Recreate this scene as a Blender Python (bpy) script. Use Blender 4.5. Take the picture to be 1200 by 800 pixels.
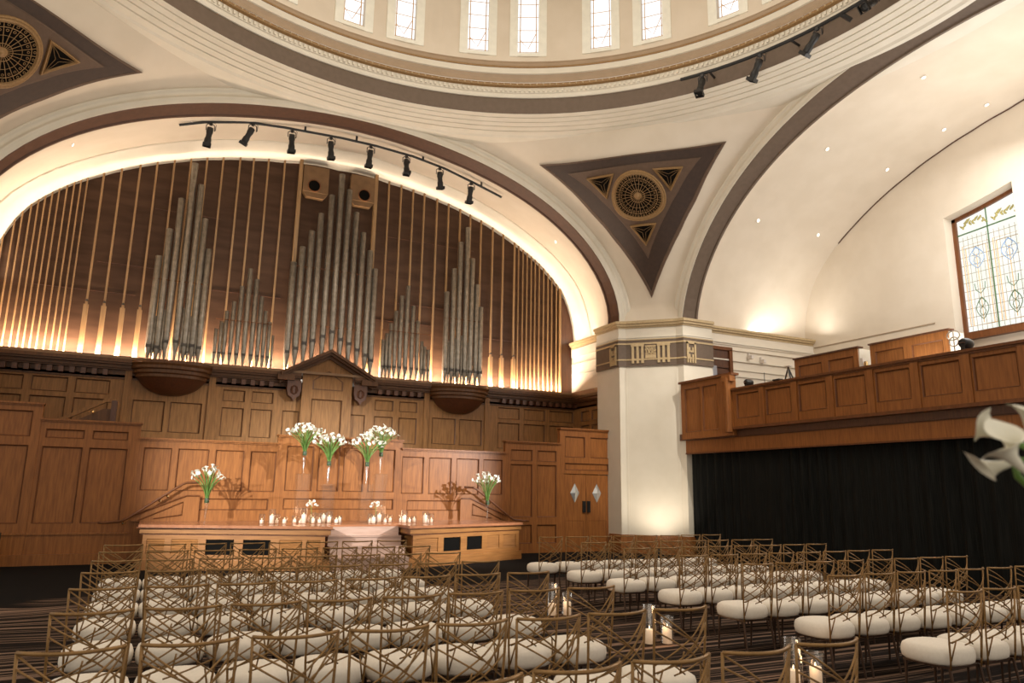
import bpy, math, random
from math import sin, cos, pi, hypot, atan2, radians as R, sqrt
from mathutils import Vector, Matrix
random.seed(7)
for o in list(bpy.data.objects): bpy.data.objects.remove(o)
SC = bpy.context.scene
COL = SC.collection

# ------------------------------------------------------------------ camera
f_px = 851.13
yaw, pit, rol = R(25.76), R(11.6225), R(0.8835)
F = Vector((sin(yaw)*cos(pit), cos(yaw)*cos(pit), sin(pit)))
Rv = Vector((cos(yaw), -sin(yaw), 0)); Uv = Rv.cross(F)
R2 = cos(rol)*Rv + sin(rol)*Uv; U2 = -sin(rol)*Rv + cos(rol)*Uv
cd = bpy.data.cameras.new('camera'); cam = bpy.data.objects.new('camera', cd); COL.objects.link(cam)
m = Matrix((R2, U2, -F)).transposed().to_4x4(); m.translation = Vector((0, 0, 1.65)); cam.matrix_world = m
cd.sensor_width = 36; cd.lens = f_px/1200*36; cd.clip_start = .05
cd.dof.use_dof = True; cd.dof.focus_distance = 9.0; cd.dof.aperture_fstop = 3.2
SC.camera = cam

# ------------------------------------------------------------------ world, exposure, lamps
w = bpy.data.worlds.new('world'); SC.world = w; w.use_nodes = True
bg = w.node_tree.nodes['Background']; bg.inputs[0].default_value = (1, .90, .77, 1); bg.inputs[1].default_value = .85
vs = SC.view_settings; vs.view_transform = 'Standard'; vs.look = 'None'; vs.gamma = 1; vs.use_curve_mapping = False
vs.exposure = 0.0
SC.cycles.use_denoising = True; SC.cycles.max_bounces = 7; SC.cycles.diffuse_bounces = 4; SC.cycles.glossy_bounces = 3
SC.cycles.transparent_max_bounces = 24; SC.cycles.sample_clamp_indirect = 6
def lamp(kind, name, loc, energy, color, size=.3, target=None, size_y=None, angle=60, blend=.6):
    d = bpy.data.lights.new(name, kind); d.energy = energy; d.color = color
    o = bpy.data.objects.new(name, d); COL.objects.link(o); o.location = loc
    if kind == 'AREA':
        d.size = size
        if size_y: d.shape = 'RECTANGLE'; d.size_y = size_y
    else: d.shadow_soft_size = size
    if kind == 'SPOT': d.spot_size = R(angle); d.spot_blend = blend
    if target is not None:
        o.rotation_euler = (Vector(target)-Vector(loc)).to_track_quat('-Z', 'Y').to_euler()
    return o
WARM = (1, .72, .45); SOFT = (1, .84, .66)
# organ uplighting in the trough behind the cornice
for k in range(8):
    x = -3.0+2.0*k
    lamp('AREA', 'organ_uplight', (x, 20.96, 4.92), 215, (1, .79, .60), 1.9, (x, 21.28, 5.9), .10)
# cove strips on the ledges of the organ bay and of the side bay
lamp('AREA', 'cove_light', (12.62, 20.0, 6.64), 26, (1, .90, .78), 2.0, (12.2, 19.9, 8.4), .12)
lamp('AREA', 'cove_light', (-4.22, 20.0, 6.64), 26, (1, .90, .78), 2.0, (-3.8, 19.9, 8.4), .12)
lamp('AREA', 'cove_light', (16.85, 16.84, 6.64), 62, (1, .96, .90), 3.9, (16.7, 16.5, 8.2), .14)
# side bay downlights (general light of the vault), then added unseen fills
lamp('AREA', 'vault_light', (16.0, 7.5, 10.4), 460, (1, .99, .97), 4, (16.0, 8.5, 0), 6)
lamp('POINT', 'vault_glow', (16.2, 8.0, 8.2), 330, (1, 1, .98), 1.2)
lamp('AREA', 'crossing_fill', (3.9, 6.5, 5.6), 740, (1, .92, .80), 8, (3.9, 7.0, 20), 8)  # added unseen fill that brightens the ring and pendentive plaster
lamp('AREA', 'balcony_fill', (16.2, 7.5, 4.9), 240, (1, 1, 1), 2.4, (16.2, 7.5, 20), 9)  # unseen fill added over the balcony to brighten the bay vault
lamp('AREA', 'organ_bay_fill', (4.2, 18.5, 5.2), 95, (1, .95, .87), 9, (4.2, 18.4, 20), .5)  # invisible strip put in to lift the organ bay vault
lamp('AREA', 'dome_fill', (3.93, 8.2, 15.6), 480, (1, .91, .79), 7, (3.93, 8.2, 0), 7)  # added fill inside the dome, ambient light down onto the chairs
lamp('POINT', 'drum_fill', (3.93, 8.2, 13.6), 5, (1, .93, .82), 1.5)  # weak unseen point fill put inside the drum
# theatre lights standing on the balconies, aimed at the stage
lamp('SPOT', 'stage_spot', (13.05, 8.3, 4.75), 9800, (.88, .92, .95), .05, (5.2, 18.0, 1.6), angle=30, blend=.7)
lamp('SPOT', 'stage_spot', (-4.9, 8.3, 4.75), 9800, (.88, .92, .95), .05, (3.0, 18.0, 1.6), angle=30, blend=.7)
lamp('SPOT', 'pier_spot', (11.6, 9.6, 11.2), 2600, (1, .93, .82), .08, (12.7, 16.9, 3.0), angle=34, blend=.9)
# floor uplight on the pier
lamp('SPOT', 'pier_uplight', (12.1, 16.05, .34), 110, (1, .88, .72), .06, (12.75, 17.0, 2.3), angle=120, blend=.9)

# ------------------------------------------------------------------ materials
def nodes(name):
    m = bpy.data.materials.new(name); m.use_nodes = True; nt = m.node_tree
    return m, nt, nt.nodes['Principled BSDF']
def tint(nt, bs, c1, c2, scale=(1, 1, 1), nscale=5, detail=4, ramp=(.35, .65), bump=0):
    tc = nt.nodes.new('ShaderNodeTexCoord'); mp = nt.nodes.new('ShaderNodeMapping'); mp.inputs['Scale'].default_value = scale
    ns = nt.nodes.new('ShaderNodeTexNoise'); ns.inputs['Scale'].default_value = nscale; ns.inputs['Detail'].default_value = detail
    cr = nt.nodes.new('ShaderNodeValToRGB'); cr.color_ramp.elements[0].position = ramp[0]; cr.color_ramp.elements[1].position = ramp[1]
    cr.color_ramp.elements[0].color = (*c1, 1); cr.color_ramp.elements[1].color = (*c2, 1)
    nt.links.new(tc.outputs['Object'], mp.inputs[0]); nt.links.new(mp.outputs[0], ns.inputs[0])
    nt.links.new(ns.outputs[0], cr.inputs[0]); nt.links.new(cr.outputs[0], bs.inputs['Base Color'])
    if bump:
        b = nt.nodes.new('ShaderNodeBump'); b.inputs['Strength'].default_value = bump; b.inputs['Distance'].default_value = .01
        nt.links.new(ns.outputs[0], b.inputs['Height']); nt.links.new(b.outputs[0], bs.inputs['Normal'])
def mat(name, c1, c2=None, rough=.6, metal=0, spec=.5, **k):
    m, nt, bs = nodes(name); bs.inputs['Roughness'].default_value = rough; bs.inputs['Metallic'].default_value = metal
    bs.inputs['Specular IOR Level'].default_value = spec
    if c2 is None: c2 = tuple(min(1, x*1.08) for x in c1)
    tint(nt, bs, c1, c2, **k); return m
def emis(name, c, s):
    m, nt, bs = nodes(name); bs.inputs['Emission Color'].default_value = (*c, 1); bs.inputs['Emission Strength'].default_value = s
    bs.inputs['Base Color'].default_value = (0, 0, 0, 1); return m
def glass(name, c=(1, 1, 1), refl=.10):
    m, nt, bs = nodes(name); nt.nodes.remove(bs)
    t = nt.nodes.new('ShaderNodeBsdfTransparent'); t.inputs[0].default_value = (*c, 1)
    g = nt.nodes.new('ShaderNodeBsdfGlossy'); g.inputs['Roughness'].default_value = .14
    lw = nt.nodes.new('ShaderNodeLayerWeight'); lw.inputs['Blend'].default_value = .35
    ad = nt.nodes.new('ShaderNodeMath'); ad.operation = 'MULTIPLY_ADD'; ad.inputs[1].default_value = .38; ad.inputs[2].default_value = refl*.3
    mx = nt.nodes.new('ShaderNodeMixShader')
    nt.links.new(lw.outputs['Facing'], ad.inputs[0]); nt.links.new(ad.outputs[0], mx.inputs[0])
    nt.links.new(t.outputs[0], mx.inputs[1]); nt.links.new(g.outputs[0], mx.inputs[2])
    nt.links.new(mx.outputs[0], nt.nodes['Material Output'].inputs[0]); return m
PLASTER = mat('cream_plaster', (.66, .57, .45), (.70, .61, .49), .75, nscale=1.5)
PLASTER2 = mat('cream_moulding', (.66, .60, .49), (.70, .64, .53), .6, nscale=2)
WHITEP = mat('white_painted_brick', (.70, .62, .50), (.74, .66, .54), .6, scale=(1, 1, 9), nscale=3, bump=.15)
BAND = mat('brown_arch_band', (.080, .034, .016), (.10, .043, .021), .5, nscale=8)
BANDG = mat('grey_brown_band', (.118, .080, .052), (.136, .092, .062), .6, nscale=8)
TAN = mat('tan_paint', (.35, .255, .165), (.38, .275, .18), .65, nscale=4)
GOLD = mat('antique_gold_paint', (.24, .135, .05), (.32, .185, .07), .5, metal=.15, nscale=30)
GILT = mat('pale_gilt', (.44, .32, .17), (.52, .385, .21), .5, nscale=20)
PTRI = mat('chocolate_panel', (.036, .019, .011), (.046, .024, .014), .6, nscale=10)
PTRI2 = mat('mushroom_panel', (.095, .055, .032), (.11, .064, .038), .6, nscale=10)
BLACKV = mat('dark_void', (.006, .005, .004), rough=.95, spec=.05)
WOOD = mat('oak_panelling', (.20, .070, .018), (.32, .120, .031), .42, spec=.3, scale=(9, 9, .8), nscale=3.2, detail=7, ramp=(.3, .72), bump=.05)
WOODM = mat('oak_moulding', (.12, .042, .013), (.17, .06, .02), .4, spec=.3, scale=(6, 6, 1), nscale=3)  # darker oak: dark stain plus panel-edge shadow put into the colour
WOODS = mat('stage_oak', (.26, .105, .028), (.36, .150, .042), .33, scale=(.8, .8, 12), nscale=3, detail=6, bump=.04)
WOODTOP = mat('stage_floor_oak', (.30, .12, .055), (.38, .155, .07), .22, scale=(.6, 12, 1), nscale=3, detail=6)
WOODU = mat('dimlit_oak_screen', (.18, .083, .027), (.30, .143, .048), .45, spec=.25, scale=(9, 9, .8), nscale=3.2, detail=7, ramp=(.3, .72), bump=.05)  # same oak as the panelling, its dimmer lighting put into the tone
WOODUM = mat('dimlit_oak_moulding', (.085, .036, .013), (.13, .055, .02), .42, spec=.3, scale=(6, 6, 1), nscale=3)  # dark stain, with edge shadow and dim lighting put into the colour
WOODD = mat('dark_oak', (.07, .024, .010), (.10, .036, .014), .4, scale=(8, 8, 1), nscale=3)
ORGB = mat('organ_backboard', (.060, .031, .018), (.090, .048, .028), .5, spec=.15, scale=(.5, .5, 2.5), nscale=1.6, detail=3)
STRIP = mat('light_oak_strip', (.27, .155, .066), (.34, .20, .088), .4, scale=(3, 3, .4), nscale=6)
PIPE = mat('tin_organ_pipe', (.22, .195, .16), (.35, .31, .26), .40, metal=.7, scale=(1, 1, 1), nscale=9, detail=6, ramp=(.3, .75))
PIPED = mat('pipe_mouth_lead', (.06, .05, .045), (.10, .085, .07), .5, metal=.5)
BLACKM = mat('black_metal', (.012, .011, .010), (.018, .016, .015), .45, spec=.4)
CLOTHB = mat('black_drape_cloth', (.004, .0045, .004), (.014, .014, .012), .85, spec=.15, scale=(1, 20, .4), nscale=4)
FRAME = mat('bronze_gold_frame', (.195, .104, .032), (.29, .16, .052), .42, metal=.35, nscale=14)
LEG = mat('dark_bronze_leg', (.045, .022, .012), (.06, .03, .016), .4, metal=.4)
CUSH = mat('ivory_cushion_fabric', (.76, .69, .59), (.80, .73, .63), .85, spec=.2, nscale=40)
PETAL = mat('white_calla_petal', (.74, .70, .56), (.82, .79, .66), .5, nscale=6)
STEM = mat('green_stem', (.10, .20, .035), (.17, .30, .06), .45, nscale=8)
WRAP = mat('dark_green_leaf', (.025, .05, .018), (.04, .075, .025), .5)
SPAD = mat('yellow_spadix', (.65, .45, .06), (.75, .52, .09), .6)
WAX = mat('ivory_wax', (.80, .72, .60), (.85, .77, .66), .5)
WAXG = WAX.copy(); WAXG.name = 'glowing_wax'
_b = WAXG.node_tree.nodes['Principled BSDF']; _b.inputs['Emission Color'].default_value = (1, .62, .34, 1); _b.inputs['Emission Strength'].default_value = .35
FLAME = emis('candle_flame', (1, .74, .40), 6)
GLASS = glass('clear_glass', refl=.03); ACRYL = glass('clear_acrylic', (.97, .96, .94), .16)
BRASS = mat('polished_brass', (.75, .55, .28), rough=.2, metal=.9)
LAMPE = emis('lamp_lens', (1, .86, .70), 2.6)
CAM_B = mat('pale_equipment', (.62, .56, .50), rough=.5)
DIAM = mat('bevelled_door_glass', (.50, .50, .48), (.72, .71, .68), .12, metal=.6, nscale=3, ramp=(.45, .55))
DOORGL = mat('frosted_door_pane', (.30, .30, .33), rough=.3)
# daylight through leaded panes
DAY = emis('daylit_dome_pane', (.93, .97, 1.0), 1.25)
def stained():
    m, nt, bs = nodes('daylit_leaded_pane'); bs.inputs['Base Color'].default_value = (0, 0, 0, 1)
    tc = nt.nodes.new('ShaderNodeTexCoord'); ns = nt.nodes.new('ShaderNodeTexNoise'); ns.inputs['Scale'].default_value = 1.3
    cr = nt.nodes.new('ShaderNodeValToRGB'); e = cr.color_ramp.elements
    e[0].position = .3; e[0].color = (.92, .95, .84, 1); e[1].position = .62; e[1].color = (1, .99, .92, 1)
    nt.links.new(tc.outputs['Object'], ns.inputs[0]); nt.links.new(ns.outputs[0], cr.inputs[0])
    nt.links.new(cr.outputs[0], bs.inputs['Emission Color']); bs.inputs['Emission Strength'].default_value = 1.05; return m
STAIN = stained()
LEAD = mat('lead_came', (.26, .19, .10), rough=.6)
LEADO = mat('amber_glass_strip', (.62, .36, .12), rough=.4)
LEADG = mat('green_glass_piece', (.06, .13, .05), rough=.4)
LEADB = mat('blue_glass_piece', (.22, .34, .55), rough=.4)
def carpet():
    m, nt, bs = nodes('striped_carpet'); bs.inputs['Roughness'].default_value = .95; bs.inputs['Specular IOR Level'].default_value = .1
    N = nt.nodes.new; L = nt.links.new
    tc = N('ShaderNodeTexCoord'); mp = N('ShaderNodeMapping'); mp.inputs['Scale'].default_value = (.16, 9.5, 1)
    sep = N('ShaderNodeSeparateXYZ'); L(tc.outputs['Object'], sep.inputs[0])
    # gentle sweep of the stripes, stronger towards the stage
    n0 = N('ShaderNodeTexNoise'); n0.inputs['Scale'].default_value = .35; n0.inputs['Detail'].default_value = 1
    L(tc.outputs['Object'], n0.inputs[0])
    mr = N('ShaderNodeMapRange'); mr.inputs[1].default_value = 6; mr.inputs[2].default_value = 13; mr.inputs[3].default_value = .15; mr.inputs[4].default_value = 2.6
    L(sep.outputs[1], mr.inputs[0])
    mu = N('ShaderNodeMath'); mu.operation = 'MULTIPLY'; L(n0.outputs[0], mu.inputs[0]); L(mr.outputs[0], mu.inputs[1])
    ay = N('ShaderNodeMath'); ay.operation = 'ADD'; L(sep.outputs[1], ay.inputs[0]); L(mu.outputs[0], ay.inputs[1])
    cx = N('ShaderNodeCombineXYZ'); L(sep.outputs[0], cx.inputs[0]); L(ay.outputs[0], cx.inputs[1]); L(cx.outputs[0], mp.inputs[0])
    n1 = N('ShaderNodeTexNoise'); n1.inputs['Scale'].default_value = 1.0; n1.inputs['Detail'].default_value = 3; n1.inputs['Roughness'].default_value = .7
    L(mp.outputs[0], n1.inputs[0])
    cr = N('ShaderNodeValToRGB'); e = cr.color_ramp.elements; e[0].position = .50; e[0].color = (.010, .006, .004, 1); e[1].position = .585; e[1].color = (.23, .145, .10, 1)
    L(n1.outputs[0], cr.inputs[0])
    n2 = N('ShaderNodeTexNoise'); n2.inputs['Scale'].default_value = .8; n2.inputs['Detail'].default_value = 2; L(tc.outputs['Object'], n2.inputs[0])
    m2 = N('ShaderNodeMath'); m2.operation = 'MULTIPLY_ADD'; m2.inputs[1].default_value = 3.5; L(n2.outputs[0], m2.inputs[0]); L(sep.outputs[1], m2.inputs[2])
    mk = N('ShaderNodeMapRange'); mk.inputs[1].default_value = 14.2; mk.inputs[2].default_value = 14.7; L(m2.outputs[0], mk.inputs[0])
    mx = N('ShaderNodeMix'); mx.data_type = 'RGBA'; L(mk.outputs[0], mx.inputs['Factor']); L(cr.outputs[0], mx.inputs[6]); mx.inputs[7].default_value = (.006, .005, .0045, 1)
    L(mx.outputs[2], bs.inputs['Base Color']); return m
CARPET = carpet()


# ------------------------------------------------------------------ mesh helpers
class MB:
    def __init__(s): s.v = []; s.f = []
    def add(s, vs, fs):
        k = len(s.v); s.v += [tuple(p) for p in vs]; s.f += [tuple(i+k for i in q) for q in fs]; return s
    def hexa(s, p):   # 8 corners: bottom 4 then top 4
        return s.add(p, [(0, 3, 2, 1), (4, 5, 6, 7), (0, 1, 5, 4), (1, 2, 6, 5), (2, 3, 7, 6), (3, 0, 4, 7)])
    def box(s, x0, x1, y0, y1, z0, z1, M=None):
        p = [(x0, y0, z0), (x1, y0, z0), (x1, y1, z0), (x0, y1, z0), (x0, y0, z1), (x1, y0, z1), (x1, y1, z1), (x0, y1, z1)]
        if M: p = [M(*q) for q in p]
        return s.hexa(p)
    def prism(s, poly, z0, z1, M=None):
        n = len(poly); p = [(x, y, z0) for x, y in poly]+[(x, y, z1) for x, y in poly]
        if M: p = [M(*q) for q in p]
        return s.add(p, [tuple(range(n))[::-1], tuple(range(n, 2*n))]+[(i, (i+1) % n, n+(i+1) % n, n+i) for i in range(n)])
    def loft(s, rows, closed=False):   # rows of equal length
        n = len(rows[0]); vs = [p for r in rows for p in r]; fs = []
        for i in range(len(rows)-1):
            for j in range(n-(0 if closed else 1)):
                a = i*n+j; b = i*n+(j+1) % n; fs.append((a, b, b+n, a+n))
        return s.add(vs, fs)
    def tube(s, path, r, n=6, cap=True, M=None):
        P = [Vector(M(*p)) if M else Vector(p) for p in path]
        P = [p for i, p in enumerate(P) if i == 0 or (p-P[i-1]).length > 1e-6]
        rs = r if isinstance(r, (list, tuple)) else [r]*len(P)
        rows = []; up = None
        for i, p in enumerate(P):
            t = (P[min(i+1, len(P)-1)]-P[max(i-1, 0)]).normalized()
            if up is None:
                up = Vector((0, 0, 1)) if abs(t.z) < .9 else Vector((1, 0, 0))
            a = t.cross(up); 
            if a.length < 1e-4: a = t.orthogonal()
            a.normalize(); b = a.cross(t).normalized(); up = b
            rows.append([p+(a*cos(2*pi*k/n)+b*sin(2*pi*k/n))*rs[i] for k in range(n)])
        k0 = len(s.v); s.loft(rows, True)
        if cap:
            s.f.append(tuple(k0+i for i in range(n))[::-1]); e = k0+n*(len(P)-1); s.f.append(tuple(e+i for i in range(n)))
        return s
    def lathe(s, prof, c=(0, 0, 0), n=16, a0=0, a1=2*pi):
        full = abs(a1-a0-2*pi) < 1e-6; k = n if full else n+1
        rows = [[(c[0]+r*cos(a0+(a1-a0)*i/n), c[1]+r*sin(a0+(a1-a0)*i/n), c[2]+z) for i in range(k)] for r, z in prof]
        return s.loft(rows, full)
    def build(s, name, mt, parent=None, smooth=False, kind=None, label=None):
        me = bpy.data.meshes.new(name); me.from_pydata(s.v, [], s.f); me.validate(); me.update()
        if smooth: me.polygons.foreach_set('use_smooth', [True]*len(me.polygons))
        me.materials.append(mt); o = bpy.data.objects.new(name, me); COL.objects.link(o)
        if parent: o.parent = parent
        if kind: o['kind'] = kind
        if label: o['label'] = label
        return o
def tag(o, label, cat, group=None):
    o['label'] = label; o['category'] = cat
    if group: o['group'] = group
    return o
def thing(name, label, cat, loc=(0, 0, 0), rz=0, group=None):
    o = bpy.data.objects.new(name, None); COL.objects.link(o); o.location = loc; o.rotation_euler = (0, 0, rz)
    o.empty_display_size = .1; return tag(o, label, cat, group)
def dup(root, loc, rz=0, label=None, group=None, scale=None):
    r = root.copy(); COL.objects.link(r); r.location = loc; r.rotation_euler = (0, 0, rz)
    if scale: r.scale = scale
    if label: r['label'] = label
    if group: r['group'] = group
    for ch in list(root.children):
        c = ch.copy(); COL.objects.link(c); c.parent = r
        for g in list(ch.children):
            d = g.copy(); COL.objects.link(d); d.parent = c
    return r
ORD = ['first', 'second', 'third', 'fourth', 'fifth', 'sixth', 'seventh', 'eighth', 'ninth', 'tenth', 'eleventh', 'twelfth', 'thirteenth', 'fourteenth']
def struct(name, mb, mt, smooth=False): return mb.build(name, mt, None, smooth, 'structure')

# ------------------------------------------------------------------ arch geometry
CX, CY, A0, ZC = 3.935, 8.22, 9.386, 6.513
BO = [4.634, 1.527, .562, -.248]; RO = [4.805, 1.697, .07, -.089]
BI = [4.575, 1.372, .738, -.292]; RI = [4.60, 1.684, .225, -.137]
def rad(b, t):
    t = abs(t); return sum(b[i]*t**(2*i) for i in range(4))
ORGT = [(0, 11.28), (1.6, 11.18), (2.5, 11.05), (3.4, 10.87), (4.4, 10.58), (5.4, 10.2), (6.15, 9.82), (6.95, 9.33), (7.4, 8.95), (7.85, 8.46), (8.1, 7.95), (8.3, 7.35), (8.4, 6.513)]
ORGP = [(atan2(x, z-ZC), hypot(x, z-ZC)) for x, z in ORGT]
def orad(t):
    t = abs(t)
    for (a, ra), (b, rb) in zip(ORGP, ORGP[1:]):
        if t <= b+1e-9: return ra+(rb-ra)*(t-a)/(b-a)
    return ORGP[-1][1]
NT = 72
TH = [-pi/2+pi*i/NT for i in range(NT+1)]
def arch_row(fn, off, depth, side, c=None):
    out = []
    for t in TH:
        r = fn(t)+off; x, z = r*sin(t), ZC+r*cos(t)
        out.append((( CX if c is None else c)+x, CY+A0+depth, z) if side == 'back' else (CX+A0+depth, CY+x, z))
    return out
bo = lambda t: rad(BO, t); bi = lambda t: rad(BI, t); ro = lambda t: rad(RO, t); ri = lambda t: rad(RI, t)

# ------------------------------------------------------------------ floor and far shell
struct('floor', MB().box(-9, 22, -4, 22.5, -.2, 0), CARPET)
# arches
def arch(side, fo, fi, idx, bmat):
    A = lambda fn, off, d, c=None: arch_row(fn, off, d, side, c)
    struct('trim_%d' % idx, MB().loft([A(fo, .46, .03), A(fo, .44, -.03), A(fo, .34, -.03), A(fo, .33, 0), A(fo, .20, 0), A(fo, .19, -.035), A(fo, .13, -.035), A(fo, .12, -.02), A(fo, .02, -.02), A(fo, 0, -.02), A(fo, 0, 0)]), PLASTER2, True)
    struct('trim_%d' % (idx+1), MB().loft([A(fo, 0, 0), A(fo, -.015, .02), A(fi, .02, .46), A(fi, -.02, .47), A(fi, -.02, .53), A(fi, 0, .55)]), bmat, False)
arch('back', bo, bi, 1, BAND)
arch('right', ro, ri, 3, BANDG)
# organ bay vault: front edge -> crease -> moulded frame of the organ opening
rows = []
YO = 21.2-(CY+A0)
for k in range(9):
    s = k/8; q = []
    for t in TH:
        ra = bi(t); rb = orad(t)+.34; r = ra+(rb-ra)*(s**.8); c = CX+(4.2-CX)*s; d = .55+(20.55-CY-A0-.55)*s
        q.append((c+r*sin(t), CY+A0+d, ZC+r*cos(t)))
    rows.append(q)
struct('ceiling', MB().loft(rows), PLASTER, True)
A = lambda off, y: [(4.2+(orad(t)+off)*sin(t), y, ZC+(orad(t)+off)*cos(t)) for t in TH]
struct('trim_5', MB().loft([A(.34, 20.55), A(.30, 20.55), A(.30, 20.62), A(.20, 20.72), A(.10, 20.86), A(.04, 20.98), A(.0, 21.05), A(0, 21.3)]), PLASTER2, True)
# right bay vault and lunette end wall
rows = []
XE = 18.96
for k in range(17):
    s = (k/16)**2; q = []
    for t in TH:
        ra = ri(t); rb = orad(t)+.36; r = ra+(rb-ra)*min(1, s*7)**.6; q.append((CX+A0+.55+(XE-CX-A0-.55)*s, CY+r*sin(t), ZC+r*cos(t)))
    rows.append(q)
struct('ceiling', MB().loft(rows), PLASTER, True)
# lunette wall with window opening
WY0, WY1, WZ0, HZ = 10.08, 11.93, 5.86, 9.62
def whead(y): # sloping then flat window head
    return 9.22+(11.93-y)*.15+.03*(11.93-y)**2
mb = MB()
ys = sorted(set([CY+8.76*math.sin(pi*i/60-pi/2) for i in range(61)]+[WY0, WY1]))
def vz(y):
    x = abs(y-CY); lo, hi = 0, pi/2
    for _ in range(30):
        mm = (lo+hi)/2
        if (orad(mm)+.36)*sin(mm) < x: lo = mm
        else: hi = mm
    return ZC+(orad(lo)+.36)*cos(lo)
for a, b in zip(ys, ys[1:]):
    za, zb = vz(a), vz(b)
    if a >= WY0-1e-6 and b <= WY1+1e-6:
        mb.add([(XE, a, whead(a)), (XE, b, whead(b)), (XE, b, max(zb, whead(b)+.01)), (XE, a, max(za, whead(a)+.01))], [(0, 1, 2, 3)])
        mb.add([(XE, a, 3.5), (XE, b, 3.5), (XE, b, WZ0), (XE, a, WZ0)], [(0, 1, 2, 3)])
        mb.add([(XE, a, whead(a)), (XE, b, whead(b)), (XE+.5, b, whead(b)), (XE+.5, a, whead(a))], [(0, 1, 2, 3)])
    else:
        mb.add([(XE, a, 3.5), (XE, b, 3.5), (XE, b, zb), (XE, a, za)], [(0, 1, 2, 3)])
mb.add([(XE, WY1, WZ0), (XE+.5, WY1, WZ0), (XE+.5, WY1, whead(WY1)), (XE, WY1, whead(WY1))], [(0, 1, 2, 3)])
mb.add([(XE, WY0, WZ0), (XE+.5, WY0, WZ0), (XE+.5, WY0, whead(WY0)), (XE, WY0, whead(WY0))], [(0, 1, 2, 3)])
mb.add([(XE, WY0, WZ0), (XE+.5, WY0, WZ0), (XE+.5, WY1, WZ0), (XE, WY1, WZ0)], [(0, 1, 2, 3)])
struct('wall_right', mb, PLASTER)
# slot line where the vault meets the end wall
mb = MB(); mb.tube([(XE-.02, CY+(orad(t)+.345)*sin(t), ZC+(orad(t)+.345)*cos(t)) for t in [R(-60)+R(127)*i/50 for i in range(51)]], .017, 5)
struct('trim_6', mb, WOODD)
struct('trim_7', MB().box(XE-.02, XE, 12.47, 16.6, 6.34, 6.37), TAN)
# side walls (east of pier), with ledge and steps
def ledge(mb, x0, x1, y0, y1, nx, ny, z1=6.62):  # box row growing outward by (nx,ny)
    for dz0, dz1, g in ((z1-.07, z1, .16), (z1-.13, z1-.07, .12), (z1-.2, z1-.13, .06)):
        mb.box(min(x0, x0+nx*g), max(x1, x1+nx*g), min(y0, y0+ny*g), max(y1, y1+ny*g), dz0, dz1)
struct('wall_side', MB().box(14.4, 19.2, 16.7, 16.9, 3.4, 6.6).box(14.4, 19.2, 16.66, 16.9, 6.1, 6.42).box(14.4, 19.2, 16.64, 16.9, 5.95, 6.0), WHITEP)
mb = MB(); ledge(mb, 14.4, 19.0, 16.7, 16.9, 0, -1); struct('trim_8', mb, GILT)
mb = MB()
mb.box(14.4, 19, 16.62, 16.7, 6.15, 6.19).box(14.4, 19, 16.64, 16.7, 5.62, 5.66).box(14.4, 19, 16.66, 16.7, 5.35, 5.38).box(14.4, 19, 16.66, 16.7, 5.15, 5.18)
struct('trim_9', mb, PLASTER2)
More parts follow.
